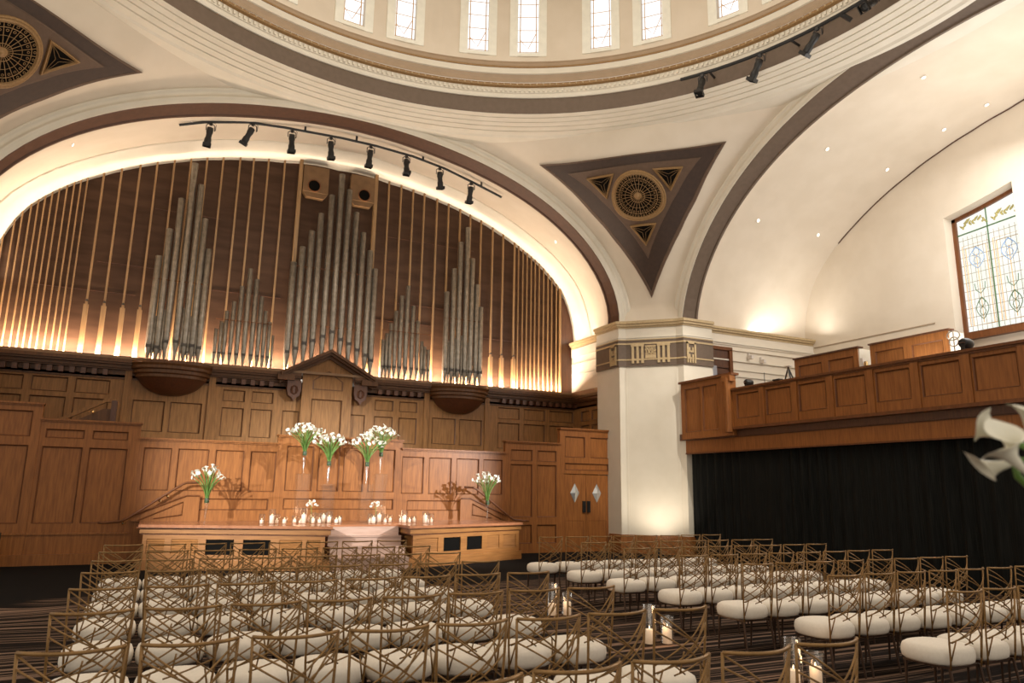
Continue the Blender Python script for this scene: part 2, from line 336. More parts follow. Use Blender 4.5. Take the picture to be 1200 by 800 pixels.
# piers
def mir(x): return 2*CX-x
def pier(flip, tag_i):
    X = (lambda x: mir(x)) if flip else (lambda x: x)
    body = [(12.015, 21.4), (12.015, 17.6), (12.20, 17.53), (13.25, 16.50), (13.33, 16.30), (14.4, 16.30), (14.4, 21.4)]
    M = lambda x, y, z: (X(x), y, z)
    def grow(g): return [(12.015-g, 18.8), (12.015-g, 17.6-g*.4), (12.20-g*.5, 17.53-g), (13.25-g*.8, 16.50-g*.8), (13.33-g*.4, 16.30-g), (14.4, 16.30-g), (14.4, 18.8)]
    struct('wall_pier', MB().prism([(12.015, 18.8)]+body[1:6]+[(14.4, 18.8)], 0, 6.62, M), PLASTER2)
    mb = MB()
    for z0, z1, g in ((6.54, 6.62, .14), (6.47, 6.54, .10), (6.42, 6.47, .05)): mb.prism(grow(g), z0, z1, M)
    struct('trim_%d' % tag_i, mb, GILT)
    mb = MB(); mb.prism(grow(.03), 6.08, 6.12, M); mb.prism(grow(.05), 6.12, 6.15, M); mb.prism(grow(.02), 6.15, 6.42, M); struct('trim_%d' % (tag_i+1), mb, PLASTER2)
    struct('trim_%d' % (tag_i+2), MB().prism(grow(.045), 5.28, 6.08, M), BANDG)
    mb = MB(); mb.prism(grow(.06), 5.92, 5.97, M); mb.prism(grow(.06), 5.45, 5.49, M); mb.prism(grow(.055), 6.05, 6.08, M)
    # ornaments on the chamfer: two triglyph plates and a cartouche, corner plates on the returns
    p0 = Vector((12.20, 17.53, 0)); p1 = Vector((13.25, 16.50, 0)); d = (p1-p0).normalized(); nrm = Vector((-.7, -.714, 0)); L = (p1-p0).length
    def C(s, h, z):
        q = p0+d*s+nrm*(.045*1.25+h); return (X(q.x), q.y, z)
    orn = MB()
    for c in (.36, L-.36):
        orn.box(c-.19, c+.19, 0, .035, 5.86, 5.93, C)
        for k in (-.14, -.0, .14): orn.box(c+k-.035, c+k+.035, 0, .03, 5.46, 5.88, C)
        for k in (-.14, -.0, .14): orn.prism([(c+k-.035, 0), (c+k+.035, 0), (c+k+.035, .03), (c+k-.035, .03)], 5.36, 5.46, C)
        orn.box(c-.17, c+.17, 0, .02, 5.44, 5.5, C)
    c0, c1 = .36+.22, L-.36-.22
    orn.box(c0, c1, 0, .02, 5.5, 5.55, C); orn.box(c0, c1, 0, .02, 5.84, 5.88, C)
    orn.box(c0, c1, 0, .012, 5.55, 5.66, C)
    for k in range(6):
        s_ = c0+.03+(c1-c0-.06)*k/5; orn.box(s_-.014, s_+.014, 0, .026, 5.62, 5.86, C)
    orn.tube([C(c0+(c1-c0)*(k/16), .03, 5.74+.05*sin(k/16*4*pi)) for k in range(17)], .014, 5)
    orn.tube([C((c0+c1)/2+.06*cos(a*pi/8), .03, 5.70+.06*sin(a*pi/8)) for a in range(17)], .012, 5)
    for (fn) in ((lambda s, h, z: (X(12.015-.05-h), 17.62+s, z)), (lambda s, h, z: (X(13.36+s), 16.30-.05-h, z))):
        for k in (0, .27): orn.box(k+.05, k+.11, 0, .03, 5.42, 5.93, fn)
        orn.box(.05, .38, 0, .03, 5.88, 5.97, fn)
        for k in range(4): orn.box(.12+(k % 2)*.12, .17+(k % 2)*.12, 0, .025, 5.48+.1*(k//2)*2, 5.58+.1*(k//2)*2, fn)
        orn.box(.12, .31, 0, .012, 5.64, 5.69, fn)
        for k in range(4): orn.box(.05+k*.09, .10+k*.09, 0, .03, 5.33, 5.44, fn)
    orn.v += mb.v; k = len(orn.v)-len(mb.v); orn.f += [tuple(i+k for i in q) for q in mb.f]
    struct('trim_%d' % (tag_i+3), orn, GILT)
    # plinth in oak
    def g2(g): return [(12.015-g, 18.2), (12.015-g, 17.6-g*.4), (12.20-g*.5, 17.53-g), (13.25-g*.8, 16.50-g*.8), (13.33-g*.4, 16.30-g), (13.6, 16.30-g), (13.6, 18.2)]
    struct('baseboard_pier', MB().prism(g2(.05), 0, .46, M).prism(g2(.03), .46, .50, M), WOOD)
    # recessed margin line on the chamfer shaft
    mm = MB()
    for s_ in (.0, L): mm.box(s_-.03, s_+.03, -.02, .012, .5, 5.2, lambda s, h, z: C(s, h-.05, z))
    struct('trim_%d' % (tag_i+4), mm, PLASTER2)
pier(False, 10); pier(True, 20)
# organ-bay side walls above the panelling
for X in (lambda x: x, lambda x: 8.4-x):
    x0, x1 = sorted((X(12.5), X(12.7)))
    struct('wall_organ_bay', MB().box(x0, x1, 18.7, 21.4, 0, 6.6), WHITEP)
    mb = MB(); g = -1 if X(1) == 1 else 1; ledge(mb, x0, x1, 18.75, 21.1, g, 0); struct('trim_15', mb, GILT)
    xa, xb = sorted((X(12.44), X(12.52)))
    struct('trim_16', MB().box(xa, xb, 18.75, 21.1, 6.12, 6.4).box(xa, xb, 18.75, 21.1, 5.5, 5.54).box(xa, xb, 18.75, 21.1, 5.85, 5.88), PLASTER2)

# ------------------------------------------------------------------ pendentives
ZT, OFFP = 11.24, .40
def x_at(b, z):
    lo, hi = 0.0, pi/2
    for _ in range(32):
        mm = (lo+hi)/2
        if ZC+(rad(b, mm)+OFFP)*cos(mm) > z: lo = mm
        else: hi = mm
    return (rad(b, lo)+OFFP)*sin(lo)
XB0, XR0 = (rad(BO, pi/2)+OFFP), (rad(RO, pi/2)+OFFP)
def pend(u, z):
    k = min(1, max(0, (z-ZC)/(ZT-ZC))); f_ = min(1, k/.12)
    xb = x_at(BO, z)+(8.08-XB0)*(1-f_); xr = x_at(RO, z)+(8.08-XR0)*(1-f_)
    tb = atan2(xb, A0); tr = pi/2-atan2(xr, A0); rb = hypot(xb, A0); rr = hypot(xr, A0)
    t = tb+(tr-tb)*u; r = rb+(rr-rb)*u; r -= (k**2)*(r-9.35)*sin(pi*u)
    return Vector((CX+r*sin(t), CY+r*cos(t), z))
WCACHE = {}
def pw(z):
    k = round(z, 2)
    if k not in WCACHE: WCACHE[k] = (pend(1, k)-pend(0, k)).length*1.03
    return WCACHE[k]
def S(a, b, h=0):  # metric coordinates on the pendentive round the rosette centre
    z = 9.77+b*.66; u = .5+a/pw(z)
    p = pend(u, z)
    e1 = pend(u+.01, z)-p; e2 = pend(u, z+.02)-p; n = e1.cross(e2).normalized()
    if n.dot(Vector((CX, CY, 8))-p) < 0: n = -n
    return p+n*h
TRI = [(-1.0, .0)]
def half_w(z):  # half width (in u) of the triangular panel
    T = [(7.4, 0), (7.7, .085), (8.0, .165), (8.5, .27), (9.0, .34), (9.65, .385), (10.2, .392), (10.65, .392)]
    for (a, ua), (b, ub) in zip(T, T[1:]):
        if a <= z <= b: return ua+(ub-ua)*(z-a)/(b-a)
    return 0
def pendentive(flip, idx):
    X = (lambda p: (mir(p[0]), p[1], p[2])) if flip else (lambda p: (p[0], p[1], p[2]))
    rows = [[X(pend(i/60, ZC+(ZT+.25-ZC)*j/60)) for i in range(61)] for j in range(61)]
    struct('wall_pendentive', MB().loft(rows), PLASTER, True)
    def tri_out(n=22):
        pts = []
        for j in range(n+1):
            z = 7.4+(10.74-7.4)*j/n; pts.append((-half_w(min(z, 10.65))*pw(z), z))
        for j in range(1, n): q = -1+2*j/n; pts.append((q*.392*pw(10.7), 10.74-.13*(1-q*q)))
        for j in range(n, 0, -1):
            z = 7.4+(10.74-7.4)*j/n; pts.append((half_w(min(z, 10.65))*pw(z), z))
        return pts
    TO = tri_out()
    def tri_pts(sz, h, c=None):
        if c is None: Q = [(a_*(1-(1-sz)*.71), 10.03+(z_-10.03)*sz) for a_, z_ in TO]
        else: Q = [(a_*(1-.365*.71)*c, 10.0+(10.03+(z_-10.03)*.635-10.0)*c) for a_, z_ in TO]
        out = []
        for a_, z_ in Q:
            p = pend(.5+a_/pw(z_), z_); out.append(p+(Vector((CX, CY, 7.5))-p).normalized()*h)
        return out
    def ring_loft(specs): return [[X(p) for p in tri_pts(*q_)] for q_ in specs]
    mb = MB(); mb.loft(ring_loft([(1.03, 0), (1.02, .05), (.975, .05), (.955, .03)]), True); struct('trim_%d' % idx, mb, PTRI2)
    mb = MB(); mb.loft(ring_loft([(.96, .045), (.89, .045), (.82, .045), (.75, .045), (.69, .045), (.635, .045)]), True); struct('trim_%d' % (idx+1), mb, PTRI)
    mb = MB(); mb.loft(ring_loft([(.65, .03), (.645, .065), (.62, .065)]+[(0, .06, c_) for c_ in (.96, .85, .72, .6, .48, .36, .24, .12, .01)]), True); struct('trim_%d' % (idx+2), mb, PTRI2)
    g = thing('rosette_grille', 'round gilded rosette grille set in the %s brown triangular panel' % ('upper left' if flip else 'right-hand'), 'grille', X(S(0, 0, .06)))
    inv = Vector(g.location)
    def PB(mb, name, mt, smooth=False):
        mb.v = [tuple(Vector(v)-inv) for v in mb.v]; return mb.build(name, mt, g, smooth)
    disc = MB(); n = 40
    disc.loft([[X(S(r*cos(2*pi*i/n), r*sin(2*pi*i/n), h)) for i in range(n)] for r, h in ((.70, .085), (.4, .088), (.2, .088), (.01, .088))], True); PB(disc, 'backing', BLACKV)
    rim = MB(); rim.loft([[X(S(r*cos(2*pi*i/n), r*sin(2*pi*i/n), h)) for i in range(n)] for r, h in ((.81, .055), (.80, .11), (.765, .115), (.75, .095), (.725, .13), (.695, .12), (.69, .08))], True); PB(rim, 'rim', GOLD, True)
    sp = MB()
    for i in range(24):
        a = 2*pi*i/24; sp.tube([X(S(r*cos(a), r*sin(a), .105)) for r in (.08, .3, .69)], .007, 4)
        for r_, q in ((.50, .026), (.63, .026)):
            sp.tube([X(S(r_*cos(a+pi/24)+q*cos(k*pi/3), r_*sin(a+pi/24)+q*sin(k*pi/3), .105)) for k in range(7)], .006, 4, False)
    PB(sp, 'spoke', GOLD)
    rg = MB()
    for r_, w_ in ((.20, .007), (.38, .005), (.565, .008), (.675, .009)):
        rg.tube([X(S(r_*cos(2*pi*i/36), r_*sin(2*pi*i/36), .105)) for i in range(37)], w_, 4, False)
    PB(rg, 'tracery', GOLD)
    hb = MB(); hb.loft([[X(S(r*cos(2*pi*i/16), r*sin(2*pi*i/16), h)) for i in range(16)] for r, h in ((.11, .09), (.10, .125), (.07, .11), (.04, .14), (.001, .15))], True); PB(hb, 'boss', GOLD, True)
    for k, (pts) in enumerate([[(-1.44, .86), (-.58, .80), (-.96, .10)], [(1.44, .86), (.58, .80), (.96, .10)], [(-.40, -.92), (.40, -.92), (0, -1.68)]]):
        cxm = sum(p[0] for p in pts)/3; czm = sum(p[1] for p in pts)/3
        tg = thing('corner_grille', 'small triangular gilded grille at the %s corner of the %s rosette panel' % (('left', 'right', 'bottom')[k] if not flip else ('right', 'left', 'bottom')[k], 'upper left' if flip else 'right-hand'), 'grille', X(S(cxm, czm, .06)), group='corner grilles of the rosette panels')
        iv = Vector(tg.location)
        def edge(sh, h, nn=8):
            out = []
            for i in range(3):
                p, q = pts[i], pts[(i+1) % 3]
                for j in range(nn):
                    a = p[0]+(q[0]-p[0])*j/nn; b = p[1]+(q[1]-p[1])*j/nn
                    a2 = cxm+(a-cxm)*sh; b2 = czm+(b-czm)*sh
                    out.append(X(S(a2, b2, h)))
            return out
        def TB(mb, name, mt):
            mb.v = [tuple(Vector(v)-iv) for v in mb.v]; return mb.build(name, mt, tg)
        TB(MB().loft([edge(1, .055), edge(.98, .10), edge(.90, .105), edge(.86, .09), edge(.80, .115), edge(.74, .08)], True), 'rim', GOLD)
        TB(MB().loft([edge(.76, .082), edge(.4, .086), edge(.02, .088)], True), 'backing', BLACKV)
        tr_ = MB()
        for sgn in (1, -1):
            for i in range(3):
                p = pts[i]; q = pts[(i+1) % 3]
                tr_.tube([X(S(cxm+((p[0]*(1-t)+q[0]*t)-cxm)*(.72-.62*sin(pi*t)*.8), czm+((p[1]*(1-t)+q[1]*t)-czm)*(.72-.62*sin(pi*t)*.8), .10)) for t in [j/8 for j in range(9)]], .008, 4)
        TB(tr_, 'tracery', GOLD)
pendentive(False, 30); pendentive(True, 40)

# ------------------------------------------------------------------ ring, drum and dome
DC = (4.06, 8.15, 0)
NL = 144
L_ = lambda prof: MB().lathe(prof, DC, NL)
struct('trim_50', L_([(10.4, 11.20), (9.42, 11.20), (9.36, 11.24), (9.17, 11.25), (9.165, 11.32), (9.135, 11.32), (9.13, 11.26), (8.96, 11.275), (8.955, 11.34), (8.925, 11.34), (8.92, 11.28), (8.76, 11.295), (8.755, 11.36), (8.725, 11.36), (8.72, 11.30), (8.56, 11.315), (8.555, 11.38), (8.525, 11.38), (8.52, 11.32), (8.39, 11.33), (8.37, 11.34)]), PLASTER2)
struct('trim_51', L_([(8.37, 11.34), (8.40, 11.36), (8.40, 11.80)]), BANDG)
struct('trim_52', L_([(8.40, 11.80), (8.36, 11.80), (8.34, 11.84), (8.33, 11.90), (8.30, 11.91), (8.30, 12.05)]), PLASTER2)
mb = MB()
for i in range(420):
    a = 2*pi*i/420; r0, r1 = 8.235, 8.31; w_ = .033
    ca, sa = cos(a), sin(a); P_ = lambda x, y, z: (DC[0]+x*ca-y*sa, DC[1]+x*sa+y*ca, z)
    if sin(a) < -.5: continue
    mb.box(r0+.02, r1, -w_*.8, w_*.8, 11.93, 12.01, P_)
o = struct('trim_53', mb, PLASTER2)
struct('trim_54', L_([(8.30, 12.05), (8.21, 12.06), (8.19, 12.09), (8.20, 12.12), (8.25, 12.16)]), GOLD)
mb = MB()
for i in range(300):
    a = 2*pi*i/300
    if sin(a) < -.5: continue
    c_ = (DC[0]+8.19*cos(a), DC[1]+8.19*sin(a), 12.09)
    mb.lathe([(.0, -.025), (.03, 0), (.0, .025)], c_, 4)
struct('trim_55', mb, GILT)
struct('trim_56', L_([(8.25, 12.17), (8.30, 12.20), (8.33, 12.34), (8.28, 12.42)]), TAN)
struct('trim_57', L_([(8.28, 12.42), (8.24, 12.43), (8.24, 12.58)]), PLASTER2)
struct('trim_58', L_([(8.24, 12.585), (8.215, 12.59), (8.21, 12.61), (8.215, 12.63), (8.26, 12.64)]), GOLD)
struct('trim_59', L_([(8.26, 12.65), (8.27, 12.74), (8.33, 12.82), (8.36, 12.86)]), TAN)
# drum wall: ring of segments, with window openings left free
DR = 8.36
wins = []
for k in range(16):
    for s_ in (-4.6, 4.6): wins.append(22.5*k-.0+s_)
HWD = 1.9   # half width of an opening in degrees
def dp(az, z, r=DR): a = R(az); return (DC[0]+r*sin(a), DC[1]+r*cos(a), z)
mb = MB(); rv = MB(); ws = sorted((a % 360) for a in wins)
edges = []
for i, a in enumerate(ws):
    b = ws[(i+1) % len(ws)]+(360 if i == len(ws)-1 else 0)
    n = max(2, int((b-a-2*HWD)/2)); st = [a+HWD+(b-a-2*HWD)*j/n for j in range(n+1)]
    for p, q in zip(st, st[1:]): mb.add([dp(p, 13.10), dp(q, 13.10), dp(q, 15.6), dp(p, 15.6)], [(0, 1, 2, 3)])
    for e_ in (a-HWD, a+HWD): rv.add([dp(e_, 13.1), dp(e_, 13.1, DR+.22), dp(e_, 15.6, DR+.22), dp(e_, 15.6)], [(0, 1, 2, 3)])
    rv.add([dp(a-HWD, 13.1), dp(a+HWD, 13.1), dp(a+HWD, 13.1, DR+.22), dp(a-HWD, 13.1, DR+.22)], [(0, 1, 2, 3)])
for i in range(180):
    p, q = i*2, i*2+2; mb.add([dp(p, 12.86), dp(q, 12.86), dp(q, 13.10), dp(p, 13.10)], [(0, 1, 2, 3)]); mb.add([dp(p, 15.6), dp(q, 15.6), dp(q, 16.2), dp(p, 16.2)], [(0, 1, 2, 3)])
for v_, f_ in ((rv.v, rv.f),): mb.add(v_, f_)
struct('wall_drum', mb, PLASTER)
# pale flat surrounds either side of each opening
mb = MB()
for a in ws:
    for s0, s1 in ((HWD, HWD+1.5), (-HWD-1.5, -HWD)):
        mb.add([dp(a+s0, 13.0, DR-.03), dp(a+s1, 13.0, DR-.03), dp(a+s1, 15.6, DR-.03), dp(a+s0, 15.6, DR-.03), dp(a+s0, 13.0), dp(a+s1, 13.0), dp(a+s1, 15.6), dp(a+s0, 15.6)], [(0, 1, 2, 3), (0, 1, 5, 4), (0, 3, 7, 4), (1, 2, 6, 5)])
    mb.add([dp(a-HWD, 13.0, DR-.03), dp(a+HWD, 13.0, DR-.03), dp(a+HWD, 13.1, DR-.03), dp(a-HWD, 13.1, DR-.03)], [(0, 1, 2, 3)])
struct('trim_60', mb, mat('pale_reveal_paint', (.80, .78, .68), rough=.6))
for i, a in enumerate(ws):
    aa = (a+180) % 360-180
    if not -25 < aa < 100: 
        if i % 2: continue
    wdw = MB().add([dp(a-HWD, 13.1, DR+.2), dp(a+HWD, 13.1, DR+.2), dp(a+HWD, 15.6, DR+.2), dp(a-HWD, 15.6, DR+.2)], [(0, 1, 2, 3)])
    o = struct('window_%d' % (i+2), wdw, DAY)
    if -25 < aa < 100:
        lb = MB()
        for s_ in (-HWD+.45, HWD-.45): lb.tube([dp(a+s_, 13.12, DR+.17), dp(a+s_, 15.6, DR+.17)], .014, 4)
        for z_ in (13.25, 13.55, 13.9, 14.3, 14.7, 15.1): 
            lb.tube([dp(a-HWD, z_, DR+.17), dp(a+HWD, z_, DR+.17)], .010, 4)
        lb.tube([dp(a-HWD+.5, 13.6, DR+.17), dp(a, 13.35, DR+.17), dp(a+HWD-.5, 13.8, DR+.17)], .010, 4)
        lb.build('lead_came', LEADO, o)
struct('ceiling', MB().lathe([(8.36, 16.2), (8.1, 17.4), (7.2, 18.8), (5.5, 20.1), (3, 20.9), (0.01, 21.1)], DC, 64), PLASTER, True)

# ------------------------------------------------------------------ oak panelling helpers
def panel_wall(mbF, s0, s1, z0, z1, panels, M, th=.05, depth=.03):
    """stiles and rails around recessed panels; M(s,d,z) maps to world, d<0 is towards the room"""
    xs = sorted(set([s0, s1]+[p[0] for p in panels]+[p[1] for p in panels])); zs = sorted(set([z0, z1]+[p[2] for p in panels]+[p[3] for p in panels]))
    for a, b in zip(xs, xs[1:]):
        run = None
        for c, d in zip(zs, zs[1:]):
            mx, mz = (a+b)/2, (c+d)/2
            if mx < s0 or mx > s1 or mz < z0 or mz > z1: continue
            inside = any(p[0] < mx < p[1] and p[2] < mz < p[3] for p in panels)
            if inside:
                if run: mbF.box(a, b, -th, 0, run[0], run[1], M); run = None
            else: run = (run[0], d) if run else (c, d)
        if run: mbF.box(a, b, -th, 0, run[0], run[1], M)
    return mbF
def bead(mb, p, M, w=.028, th=.05):
    a, b, c, d = p
    mb.loft([[M(a, -th-.006, c), M(b, -th-.006, c), M(b, -th-.006, d), M(a, -th-.006, d)], [M(a+w*.5, -th+.006, c+w*.5), M(b-w*.5, -th+.006, c+w*.5), M(b-w*.5, -th+.006, d-w*.5), M(a+w*.5, -th+.006, d-w*.5)],
             [M(a+w, -.002, c+w), M(b-w, -.002, c+w), M(b-w, -.002, d-w), M(a+w, -.002, d-w)]], True)
def panelled(root, s0, s1, z0, z1, panels, M, mF, mP, body=.10, raised=False, th=.05):
    panel_wall(MB().box(s0, s1, 0, body, z0, z1, M), s0, s1, z0, z1, panels, M, th).build('frame', mF, root)
    for p in panels:
        b = MB(); bead(b, p, M, th=th)
        pn = MB().box(p[0]+.01, p[1]-.01, -.012, 0, p[2]+.01, p[3]-.01, M).build('panel', mF, root)
        b.build('bead', mP, pn)
ID = lambda root: None
def loc_root(name, label, cat, loc, group=None): return thing(name, label, cat, loc, 0, group)
def M_back(Y, o):   # wall facing the room (-Y)
    return lambda s, d, z: (s-o[0], Y+d-o[1], z-o[2])

# ------------------------------------------------------------------ upper organ screen
YS = 20.9
scr = thing('organ_screen', 'dark oak panelled screen below the organ pipes with pediment and bowls', 'wood screen', (4.2, YS, 2.0))
oo = (4.2, YS, 2.0); MU = M_back(YS, oo)
P = []
for a, b in ((-3.95, -3.06), (-2.89, -2.13), (-1.97, -1.21)): P += [(a, b, 3.88, 4.24), (a, b, 2.95, 3.76)]
for a, b in ((-.66, .09), (.22, .98)): P += [(a, b, 3.0, 3.79)]
for a, b in ((1.47, 2.03), (2.21, 2.77)): P += [(a, b, 3.9, 4.21), (a, b, 2.96, 3.73)]
P += [(3.04, 3.49, 2.96, 3.74)]
P = P+[(8.4-b, 8.4-a, c, d) for a, b, c, d in P]+[(3.78, 4.64, 2.9, 4.2)]
panelled(scr, -4.2, 12.6, 2.0, 4.40, P, MU, WOODU, WOODUM)
# gable behind the pediment
gb = MB().prism([(3.5, 4.22), (4.9, 4.22), (4.9, 4.9), (4.2, 5.30), (3.5, 4.9)], -.20, -.12, lambda x, y, z: MU(x, z, y)); gb.build('gable', WOODU, scr)
gp = [(3.78, 4.36), (4.64, 4.36), (4.64, 4.62), (4.21, 4.92), (3.78, 4.62)]
b = MB(); b.loft([[MU(x, -.206, z) for x, z in gp], [MU(4.21+(x-4.21)*.9, -.201, 4.6+(z-4.6)*.88) for x, z in gp]], True); b.build('bead', WOODUM, scr)
MC = lambda s, d, z: MU(s, d-.15, z)
panel_wall(MB().box(3.5, 4.9, 0, .1, 2.0, 4.22, MC), 3.5, 4.9, 2.0, 4.22, [(3.78, 4.64, 2.9, 4.10)], MC, .05).build('centre_bay', WOODU, scr)
b = MB(); bead(b, (3.78, 4.64, 2.9, 4.10), MC); b.build('bead', WOODUM, scr)
# main cornice, broken for pediment
cor = MB(); 
def cornice(mb, a, b, M, zt=4.78, ends=0):
    for z0, z1, g in ((zt-.09, zt, .26), (zt-.14, zt-.09, .22), (zt-.22, zt-.14, .14), (zt-.26, zt-.22, .09)): mb.box(a, b, -g-.05, .1, z0, z1, M)
cornice(cor, -4.2, 3.45, MU); cornice(cor, 4.95, 12.6, MU)
cor.build('cornice', WOODUM, scr)
tp = MB().box(-4.2, 12.6, -.30, .32, 4.78, 4.85, MU); tp.build('cornice_top', mat('cornice_top_oak', (.20, .11, .05), (.25, .14, .065), .5), scr)
blk = MB()
for a, b in ((-4.1, -1.15), (1.35, 2.95)):
    n = int((b-a)/.24)
    for i in range(n):
        x = a+.06+i*.24
        for xx in (x, 8.4-x-.11): MB().box(xx, xx+.11, -.20, -.04, 4.36, 4.50, MU).build('dentil', WOODD, scr)
rl = MB(); rl.box(-4.2, 3.0, -.08, 0, 4.29, 4.33, MU); rl.box(5.4, 12.6, -.08, 0, 4.29, 4.33, MU); rl.box(-4.2, 12.6, -.05, 0, 4.33, 4.55, MU).build('frieze', WOODUM, scr)
# pediment rakes
for s_ in (1, -1):
    mb = MB(); 
    for g, t0, t1 in ((.42, 0, .09), (.34, -.07, 0), (.22, -.16, -.07), (.12, -.22, -.16)):
        p = [(4.2, 5.42+t0), (4.2, 5.42+t1), (4.2+s_*1.32, 4.70+t1), (4.2+s_*1.32, 4.70+t0)]
        mb.prism(p, -g-.05, .05, lambda x, y, z: MU(x, z, y))
    mb.build('pediment_rake', WOODUM, scr)
    mb = MB(); mb.box(4.2+s_*1.28-.34*(s_ > 0)-.12*(s_ < 0), 4.2+s_*1.28+.12*(s_ > 0)+.34*(s_ < 0), -.38, .0, 4.56, 4.72, MU); mb.build('pediment_return', WOODUM, scr)
    cb = MB(); x = 4.2+s_*.93
    cb.prism([(x-.19, 4.56), (x-.19, 4.30), (x-.15, 4.15), (x-.05, 4.08), (x, 4.0), (x+.05, 4.08), (x+.15, 4.15), (x+.19, 4.30), (x+.19, 4.56)], -.30, -.04, lambda a, y, z: MU(a, z, y))
    for k in range(5): cb.tube([MU(x+.10*cos(2*pi*j/8)*(1-k*.12), -.31, 4.30+.12*sin(2*pi*j/8)) for j in range(9)], .012, 4)
    cb.build('corbel', WOODD, scr)
# pilasters beside the bowls, and half bowls
for c in (.18, 8.22):
    for x in (c-1.08, c+.92): MB().box(x, x+.16, -.09, 0, 2.0, 4.52, MU).build('pilaster', WOODU, scr)
    bw = thing('carved_bowl', 'half-round dark oak bowl projecting under the organ pipes, %s of the pediment' % ('left' if c < 4 else 'right'), 'bowl', (c, YS-.05, 4.3), group='half-round bowls under the pipes')
    prof = [(.0, 3.93), (.25, 3.95), (.48, 4.03), (.66, 4.15), (.78, 4.30), (.82, 4.34)]
    MB().lathe([(r, z-4.3) for r, z in prof], (0, 0, 0), 24, pi, 2*pi).build('bowl', WOODD, bw, True)
    mb = MB().lathe([(.82, .04), (.86, .06), (.86, .13), (.92, .16), (.92, .24), (.98, .27), (.98, .34), (1.02, .40), (1.02, .47), (.0, .47)], (0, 0, 0), 24, pi, 2*pi); mb.v = [(x, y*.72, z) for x, y, z in mb.v]
    mb.build('moulded_rim', WOODUM, bw)
    bw.children[0].scale = (1, .72, 1)
# side returns of the upper screen along the bay walls
for flip in (0, 1):
    X = (lambda x: 8.4-x) if flip else (lambda x: x)
    rt = thing('organ_screen_return', 'dark oak panelled return of the organ screen along the %s bay wall' % ('left' if flip else 'right'), 'wood screen', (X(12.45), 19.5, 2.0))
    ix = (X(12.45), 19.5, 2.0)
    MR = (lambda s, d, z: (X(12.45+d)-ix[0], s-ix[1], z-ix[2]))
    panelled(rt, 17.75, 20.9, 2.0, 4.40, [(a, a+.5, c, d) for a in (17.95, 18.6, 19.25, 19.9) for c, d in ((2.96, 3.76), (3.9, 4.22))], MR, WOODU, WOODUM)
    mb = MB(); cornice(mb, 17.75, 20.9, MR); mb.box(17.75, 20.9, -.30, .1, 4.78, 4.85, MR); mb.box(17.75, 20.9, -.05, 0, 4.33, 4.6, MR); mb.build('cornice', WOODUM, rt)

# ------------------------------------------------------------------ organ
org = thing('pipe_organ', 'pipe organ with tin pipes and oak rods glowing above the dark screen', 'organ', (4.2, 21.2, 4.85))
oo = Vector((4.2, 21.2, 4.85))
def OB(mb, name, mt, smooth=False, parent=org):
    mb.v = [tuple(Vector(v)-oo) for v in mb.v]; return mb.build(name, mt, parent, smooth)
mb = MB(); xs = [-4.3+17.0*i/60 for i in range(61)]
def oz(x):
    d = abs(x-4.2); 
    for (a, za), (b, zb) in zip(ORGT, ORGT[1:]):
        if d <= b: return za+(zb-za)*(d-a)/(b-a)
    return 6.5
mb.loft([[(x, 21.28, 4.7) for x in xs], [(x, 21.28, oz(x)+.35) for x in xs]]); OB(mb, 'backboard', ORGB)
# horizontal seams of the boards
for a, b, z in ((-1.9, .5, 7.4), (-3.2, -.9, 6.6), (.6, 2.8, 7.0), (5.6, 7.4, 6.7), (8.9, 10.4, 6.5), (6.2, 8.1, 7.3), (-.7, 1.0, 9.1), (5.8, 8.8, 9.4)): OB(MB().box(a, b, 21.262, 21.28, z, z+.02), 'board_seam', WOODD)
rods = [-3.98, -3.79, -3.65, -3.49, -3.35, -3.22, -3.08, -2.94, -2.78, -2.63, -2.49, -2.35, 10.39, 10.56, 10.72, 10.88, 11.03, 11.19, 11.36, 11.53, 11.68, 11.86]
for x in rods:
    OB(MB().box(x-.016, x+.016, 21.10, 21.15, 4.85, oz(x)+.1), 'oak_rod', STRIP)
for x in (-1.99, -1.59, -1.16, -.76, -.34, .07, .48, .90, 1.35, 1.72, 2.13, 2.59, 5.79, 6.19, 6.59, 6.97, 7.41, 7.81, 8.22, 8.59, 8.98, 9.41, 9.80, 10.23):
    o_ = OB(MB().box(x-.024, x+.024, 21.08, 21.15, 6.3 if x < -.6 else (6.0 if x > 9.2 else 4.85), oz(x)+.1), 'oak_strip', STRIP)
    if x < -.6 or x > 9.2:
        z1 = 6.3 if x < 0 else 6.0; OB(MB().box(x-.055, x+.055, 21.02, 21.15, 4.85, z1-.12).box(x-.03, x+.03, 21.05, 21.12, z1-.12, z1-.04), 'wooden_pipe_body', STRIP)
        OB(MB().lathe([(.03, 0), (.035, .03), (.02, .07)], (x, 21.08, z1-.05), 8), 'pipe_tuner', PIPED)
OB(MB().box(11.97, 12.02, 21.05, 21.2, 4.85, oz(12)), 'edge_post', STRIP)
OB(MB().box(12.02, 12.6, 21.18, 21.26, 4.85, 8.2), 'edge_board', WOODD)
for x0, x1, cxh in ((3.14, 3.88, 3.46), (4.56, 5.30, 4.98)):
    bx = OB(MB().box(x0, x1, 20.95, 21.15, 10.30, 11.12).prism([(x0, 10.30), (x0+.12, 10.14), (x1-.12, 10.14), (x1, 10.30)], 20.97, 21.15, lambda x, y, z: (x, z, y)), 'tone_box', mat('dark_box_oak', (.15, .08, .03), (.19, .10, .04)))
    h = MB().lathe([(.0, .012), (.17, .012), (.17, 0)], (0, 0, 0), 20); h.v = [(cxh+x, 20.95-z, 10.5+y) for x, y, z in h.v]
    OB(h, 'sound_hole', BLACKV, parent=org)
    rimm = MB().tube([(cxh+.18*cos(2*pi*i/20), 20.94, 10.5+.18*sin(2*pi*i/20)) for i in range(21)], .018, 5); OB(rimm, 'hole_rim', WOODM)
